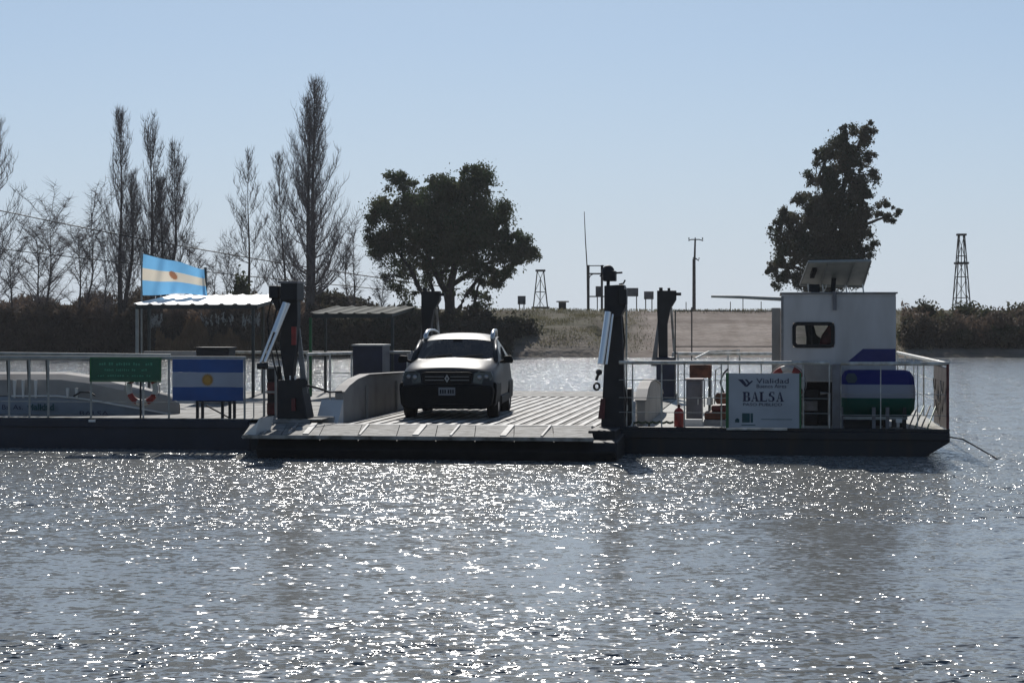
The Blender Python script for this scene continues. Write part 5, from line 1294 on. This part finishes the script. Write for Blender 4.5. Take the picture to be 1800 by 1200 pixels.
for (px, yt, hw, Yd, sd, lab) in ((1628,534,38,133,41,'dark domed bush just right of the wheelhouse'), (1600,560,22,129,42,'low bush touching the right wall of the wheelhouse'), (1660,556,36,130,43,'olive bush below the left foot of the lattice tower'),
        (1700,538,42,134,44,'tall bush directly under the lattice tower'), (1740,545,40,130,45,'wide bush right of the lattice tower'), (1785,536,40,134,46,'dark bush cut by the right edge of the picture'), (1765,572,34,127,47,'low brownish bush nearest the shore at right'), (1690,580,26,127,48,'small bush low on the slope below the tower')):
    bush('scrub_bush', lab, px, yt, yt+62 if yt < 556 else 602, hw, Yd, bushm, sd, 3000, 0.2, 'scrub bushes on the right bank')
for (px, yt, yb_, hw, Yd, sd, lab) in ((585,514,556,70,140,51,'broad olive hedge between tall poplar and evergreen'), (905,560,615,46,128,52,'dark bush on the slope right of the evergreen'), (850,545,612,60,130,53,'dark bush under the right side of the evergreen'), (775,552,615,60,129,54,'dark bush directly behind the car roof'), (720,556,612,50,128,55,'dark bush below the left trunks of the evergreen')):
    bush('scrub_bush', lab, px, yt, yb_, hw, Yd, leaf_mat('dark_scrub', (0.045, 0.048, 0.03), (0.085, 0.07, 0.048)) if sd == 51 else bpy.data.materials['dark_scrub'], sd, 5200, 0.22, 'dark bushes along the middle bank')
# thicket of scrub and reeds filling the left bank
nr_ = np.random.default_rng(77)
def thicket(name, pxa, pxb, ytop, Y0, Y1, n, m, size, aspect, droop, seed, ybot=None):
    nr2 = np.random.default_rng(seed); P = []
    Y = Y0+(Y1-Y0)*nr2.uniform(0, 1, n)**1.8; px = nr2.uniform(pxa, pxb, n)
    for a, b2 in zip(px, Y):
        X = (a-900)/F*b2; z0 = max(0.0, terrain_z(X, b2))
        top = ytop(a)+ (135-b2)*2.0 + 38*noise.noise(Vector((a*0.022, b2*0.25, seed)))+14*noise.noise(Vector((a*0.09, b2, seed)))
        zt_ = H+(HY-top)/F*b2
        if zt_ < z0+0.1: zt_ = z0+0.1
        P.append((X, b2, z0+(zt_-z0)*nr2.uniform(0, 1)**0.75))
    o = leaf_mesh(name, np.array(P), size, m, None, seed, aspect, droop)
    return o
brushm = leaf_mat('dry_brush', (0.19, 0.135, 0.10), (0.085, 0.07, 0.052), 0.25)
tk_ = thicket('brush_thicket', -320, 560, lambda a: 526 + (12 if a > 480 else 0), 123.3, 135, 110000, brushm, 0.10, 6.0, -0.6, 61)
tag(tk_, 'tangled dark brown brush covering the left bank', 'brush', kind='stuff')
tk_ = thicket('brush_thicket', 540, 900, lambda a: 544 + max(0, (a-700)*0.07), 123.3, 133, 30000, bpy.data.materials['dark_scrub'], 0.16, 3.0, -0.3, 62)
tag(tk_, 'dark scrub covering the bank behind the car', 'brush', kind='stuff')
tk_ = thicket('reed_bed', 275, 462, lambda a: 566, 122.7, 123.5, 9000, reedm, 0.07, 12.0, -2.2, 63)
tag(tk_, 'dry brown reeds under the white shelter roof', 'reeds', kind='stuff')
plm = mat('pale_reed_plumes', (0.5, 0.47, 0.42), 0.9)
P = []
for k in range(90):
    px = random.choice((random.uniform(352, 412), random.uniform(425, 458), random.uniform(265, 285))); Y = random.uniform(122.7, 123.4); py = random.uniform(556, 572)
    c = W(px, py, Y)
    for j in range(9): P.append((c.x+random.gauss(0, .03), c.y, c.z+random.gauss(0, .14)))
tag(leaf_mesh('reed_plumes', np.array(P), 0.06, plm, None, 9, 3.0, -1.5), 'pale feathery plumes standing above the brown reeds', 'plumes', kind='stuff')
tk_ = thicket('brush_thicket', 1585, 1930, lambda a: 549, 126.5, 135, 16000, brushm, 0.13, 3.0, -0.3, 64)
tag(tk_, 'dark brown scrub filling between the bushes on the right bank', 'brush', kind='stuff')
# tufts of grass on the open bank and along its crest
P = []
for k in range(30000):
    px = random.uniform(850, 1640); Y = random.uniform(125, 143)
    if Y < 141.0 and random.random() < min(1, max(0, (px-1040)/120)) and px < 1520: continue
    X = (px-900)/F*Y
    if noise.noise(Vector((X*0.5, Y*0.5, 8))) < random.uniform(-0.35, 0.25) and Y < 141: continue
    P.append((X, Y, terrain_z(X, Y)+random.uniform(0, 0.18 if Y < 141 else 0.14)))
tag(leaf_mesh('dry_grass', np.array(P), 0.06, leaf_mat('dry_grass_blades', (0.24, 0.215, 0.125), (0.15, 0.14, 0.08), 0.4), None, 10, 3.0, -1.5), 'dry olive grass tufts on the open slope of the bank', 'grass', kind='stuff')

# ------------------------------------------------------------------ poles, signs, towers on the far bank
def bank_thing(name, label, cat, px, Yd, group=None):
    X = (px-900)/F*Yd; z0 = terrain_z(X, Yd)-0.03
    e = tag(empty(name, (X, Yd, z0)), label, cat, group); return e, Vector((-X, -Yd, -z0))
def part(name, mb, m, e, off, parent=None, bevel=0.0):
    if parent is None:
        o = mb.build(name, m, e, bevel); o.location = off
    else: o = mb.build(name, m, parent, bevel)
    return o
YB = 156.0
def wl(pts, Yd=YB): return [W(p[0], p[1], Yd+(p[2] if len(p) > 2 else 0)) for p in pts]
# utility pole
e, off = bank_thing('utility_pole', 'tall utility pole with short crossarm standing on the bank crest', 'pole', 1220, YB)
part('pole', MB().tube(wl([(1220, 550), (1220, 455)]), 0.15, 8, r2=0.13), M['wood_pole'], e, off)
part('pole_top', MB().tube(wl([(1221, 456), (1222, 421)]), 0.09, 8, r2=0.07), M['wood_pole'], e, off)
part('crossarm', MB().tube(wl([(1210, 423), (1215, 421), (1229, 421), (1236, 423)]), 0.05, 6), M['wood_pole'], e, off)
for p in (1211, 1222, 1235): part('insulator', MB().tube(wl([(p, 421), (p, 417.5)]), 0.05, 6), M['dark'], e, off)
part('bracket', MB().tube(wl([(1218, 453), (1224, 455), (1228, 458), (1229, 453)]), 0.06, 6), M['dark'], e, off)
# mast
e, off = bank_thing('radio_mast', 'very thin leaning mast rising above the frame portal', 'mast', 1032, YB)
part('rod', MB().tube(wl([(1033, 548), (1032, 470), (1029, 420), (1027, 372)]), [0.06, 0.055, 0.045, 0.03], 6), M['wood_pole'], e, off)
# H frame
e, off = bank_thing('portal_frame', 'dark metal portal frame with two crossbars behind right tower', 'frame', 1046, YB)
part('upright', MB().tube(wl([(1034, 548), (1034, 466)], YB-0.3), 0.13, 6), M['wood_pole'], e, off)
part('upright', MB().tube(wl([(1058, 548), (1058, 466)], YB-0.3), 0.11, 6), M['wood_pole'], e, off)
for y, r_ in ((467, 0.045), (481, 0.07), (521, 0.06)):
    part('crossbar', MB().tube(wl([(1034, y), (1062, y)], YB-0.3), r_, 6), M['wood_pole'], e, off)
part('corner_brace', MB().tube(wl([(1035, 491), (1038, 484), (1044, 481)], YB-0.3), 0.05, 6), M['wood_pole'], e, off)
# small road signs seen from behind
signm = mat('sign_back_sheet', (0.13, 0.135, 0.145), 0.6, var=0.2)
for (x0, x1, y0, y1, lab) in ((910, 924, 520, 535, 'small square sign back at the far left of the row'), (1047, 1060, 503, 520, 'sign back half hidden by the portal frame'), (1099, 1122, 506, 521, 'largest sign back, just right of the right hoist tower'), (1132, 1149, 512, 526, 'dark sign back at the right end of the row')):
    e, off = bank_thing('road_sign', lab, 'sign', (x0+x1)/2, YB, 'signs seen from behind on the bank crest')
    a, b2 = W(x0, y1, YB), W(x1, y0, YB)
    part('sign_panel', MB().box(a.x, b2.x, YB-0.02, YB+0.02, a.z, b2.z), signm, e, off, bevel=0.01)
    for p in (x0+3, x1-3): part('post', MB().tube(wl([(p, 550), (p, y1-6)], YB-0.06), 0.05, 6), M['wood_pole'], e, off)
# lattice towers
def lattice(label, pxc, yt, yb_, wt, wb, Yd, platforms, nseg):
    e, off = bank_thing('lattice_tower', label, 'tower', pxc, Yd, 'lattice towers on the far bank')
    s = Yd/F
    def cor(i, v):
        hw = (wb+(wt-wb)*v)*s/2; c = W(pxc, yb_+(yt-yb_)*v, Yd)
        return c+Vector((hw*(1 if i in (1, 2) else -1), hw*(1 if i > 1 else -1), 0))
    for i in range(4): part('leg', MB().tube([cor(i, 0), cor(i, 1)], 0.05, 6), M['wood_pole'], e, off)
    for k in range(nseg):
        v0, v1 = k/nseg, (k+1)/nseg
        br = MB()
        for i in range(4):
            j = (i+1) % 4
            br.tube([cor(i, v1), cor(j, v1)], 0.028, 4); br.tube([cor(i, v0), cor(j, v1)], 0.022, 4)
        part('bracing', br, M['wood_pole'], e, off)
    for v in platforms:
        a, b2 = cor(0, v), cor(2, v)
        part('platform', MB().box(a.x-0.15, b2.x+0.15, a.y-0.1, b2.y+0.1, a.z-0.06, a.z+0.1), M['wood_pole'], e, off)
    part('hanging_pipe', MB().tube([W(pxc, yb_+(yt-yb_)*0.85, Yd), W(pxc-1, yb_, Yd)], 0.04, 5), M['wood_pole'], e, off)
    return e, off
lattice('tall tapering lattice tower above the bushes at right', 1690, 413, 560, 9, 28, 150, (1.0, 0.66), 4)
lattice('short open lattice tower right of the broad evergreen', 950, 476, 550, 11, 27, 156, (1.0, 0.12), 2)
# small hopper between
e, off = bank_thing('water_trough', 'small dark box with a flat overhanging lid on the crest', 'box', 988, YB)
a, b2 = W(982, 546, YB), W(995, 531, YB)
part('body', MB().box(a.x, b2.x, YB-0.3, YB+0.3, a.z, b2.z), M['dark'], e, off, bevel=0.03)
part('lid', MB().tube(wl([(978, 530), (1000, 530)]), 0.06, 6), M['wood_pole'], e, off)
# slender fence posts along the plain
for i, px in enumerate((1068, 1076, 1168, 1206, 1284, 1306, 1338)):
    Y = 150; X = (px-900)/F*Y
    e = tag(empty('fence_post', (X, Y, terrain_z(X, Y)-0.02)), ('thin skyline post between right hoist tower and the largest sign back', 'short skyline post just left of the largest sign back', 'taller skyline post left of the far hoist tower', 'thin skyline post just left of the utility pole', 'skyline post midway between utility pole and wheelhouse', 'taller skyline post nearer the wheelhouse than the utility pole', 'last skyline post before the wheelhouse')[i], 'post', 'fence posts on the skyline')
    MB().tube([(0, 0, -0.1), (0, 0, 0.9 if i not in (2, 5) else 1.3)], 0.035, 5).build('post_rod', M['wood_pole'], e)
# wires
def wire(pts, r, label):
    q_ = [W(*p) for p in pts]
    tag(MB().tube(q_, r, 4).build('overhead_wire', M['dark']), label, 'wire', 'overhead wires on the left')
def sag(x0, y0, x1, y1, Ya, Yb_, s_g, n=12):
    return [(x0+(x1-x0)*i/n, y0+(y1-y0)*i/n+s_g*4*(i/n)*(1-i/n), Ya+(Yb_-Ya)*i/n) for i in range(n+1)]
wire(sag(-160, 335, 797, 506, 122, 134, 12), 0.035, 'upper overhead wire crossing the poplars and falling to the right')
wire(sag(-160, 418, 797, 520, 122.3, 134, 4), 0.03, 'lower overhead wire passing through the bushy leafless trees')
for (px_, py_, Y_, lab) in ((-160, 325, 122.3, 'wire pole standing left of the picture at the end of the overhead wires'), (797, 500, 134, 'wire pole hidden behind the trunks of the broad evergreen')):
    X_ = (px_-900)/F*Y_; z_ = terrain_z(X_, Y_)-0.1
    e = tag(empty('wire_pole', (X_, Y_, z_)), lab, 'pole', 'poles carrying the overhead wires')
    ht = H+(HY-py_)/F*Y_-z_
    MB().tube([(0, 0, 0), (0, 0, ht)], 0.12, 8, r2=0.08).build('pole', M['wood_pole'], e)
    MB().tube([(-0.5, 0, ht-0.3), (0.5, 0, ht-0.3)], 0.05, 6).build('crossarm', M['wood_pole'], e)
# gabled hut at the left edge
e, off = bank_thing('hut', 'small dark hut with a pale roof verge at the left edge', 'hut', -30, 125)
part('wall', MB().prism([(W(-90, 615, 125).x, W(0, 620, 125).z), (W(26, 615, 125).x, W(0, 620, 125).z), (W(26, 582, 125).x, W(0, 582, 125).z), (W(-30, 548, 125).x, W(0, 548, 125).z), (W(-90, 582, 125).x, W(0, 582, 125).z)], 'y', 125, 128), mat('dark_timber', (0.05, 0.035, 0.03), 0.8, var=0.4), e, off)
rf = MB()
for (xa_, ya_, xb_, yb2) in ((-32, 545, 34, 584), (-32, 545, -98, 584)):
    a, b2 = W(xa_, ya_, 125), W(xb_, yb2, 125)
    rf.hexa([(a.x, 124.6, a.z), (b2.x, 124.6, b2.z), (b2.x, 128.4, b2.z), (a.x, 128.4, a.z), (a.x, 124.6, a.z+0.09), (b2.x, 124.6, b2.z+0.09), (b2.x, 128.4, b2.z+0.09), (a.x, 128.4, a.z+0.09)])
part('roof', rf, M['post_grey'], e, off)
print('triangles', sum(len(p.vertices)-2 for o in bpy.data.objects if o.type == 'MESH' for p in o.data.polygons))
# ------------------------------------------------------------------ thin dusty air over the river
me = bpy.data.meshes.new('haze')
bx_ = MB().box(-430, 430, -12, 470, -3.2, 27.0)
me.from_pydata(bx_.v, [], bx_.f); hm = bpy.data.materials.new('haze'); hm.use_nodes = True
hn = hm.node_tree; hn.nodes.remove(hn.nodes['Principled BSDF'])
pv = hn.nodes.new('ShaderNodeVolumePrincipled'); pv.inputs['Density'].default_value = 0.00025; pv.inputs['Color'].default_value = (0.86, 0.88, 0.92, 1); pv.inputs['Anisotropy'].default_value = 0.25
hn.links.new(pv.outputs[0], hn.nodes['Material Output'].inputs['Volume'])
me.materials.append(hm); ho_ = bpy.data.objects.new('haze', me); C.objects.link(ho_); tag(ho_, 'thin pale dusty haze over the river', 'haze', kind='stuff')
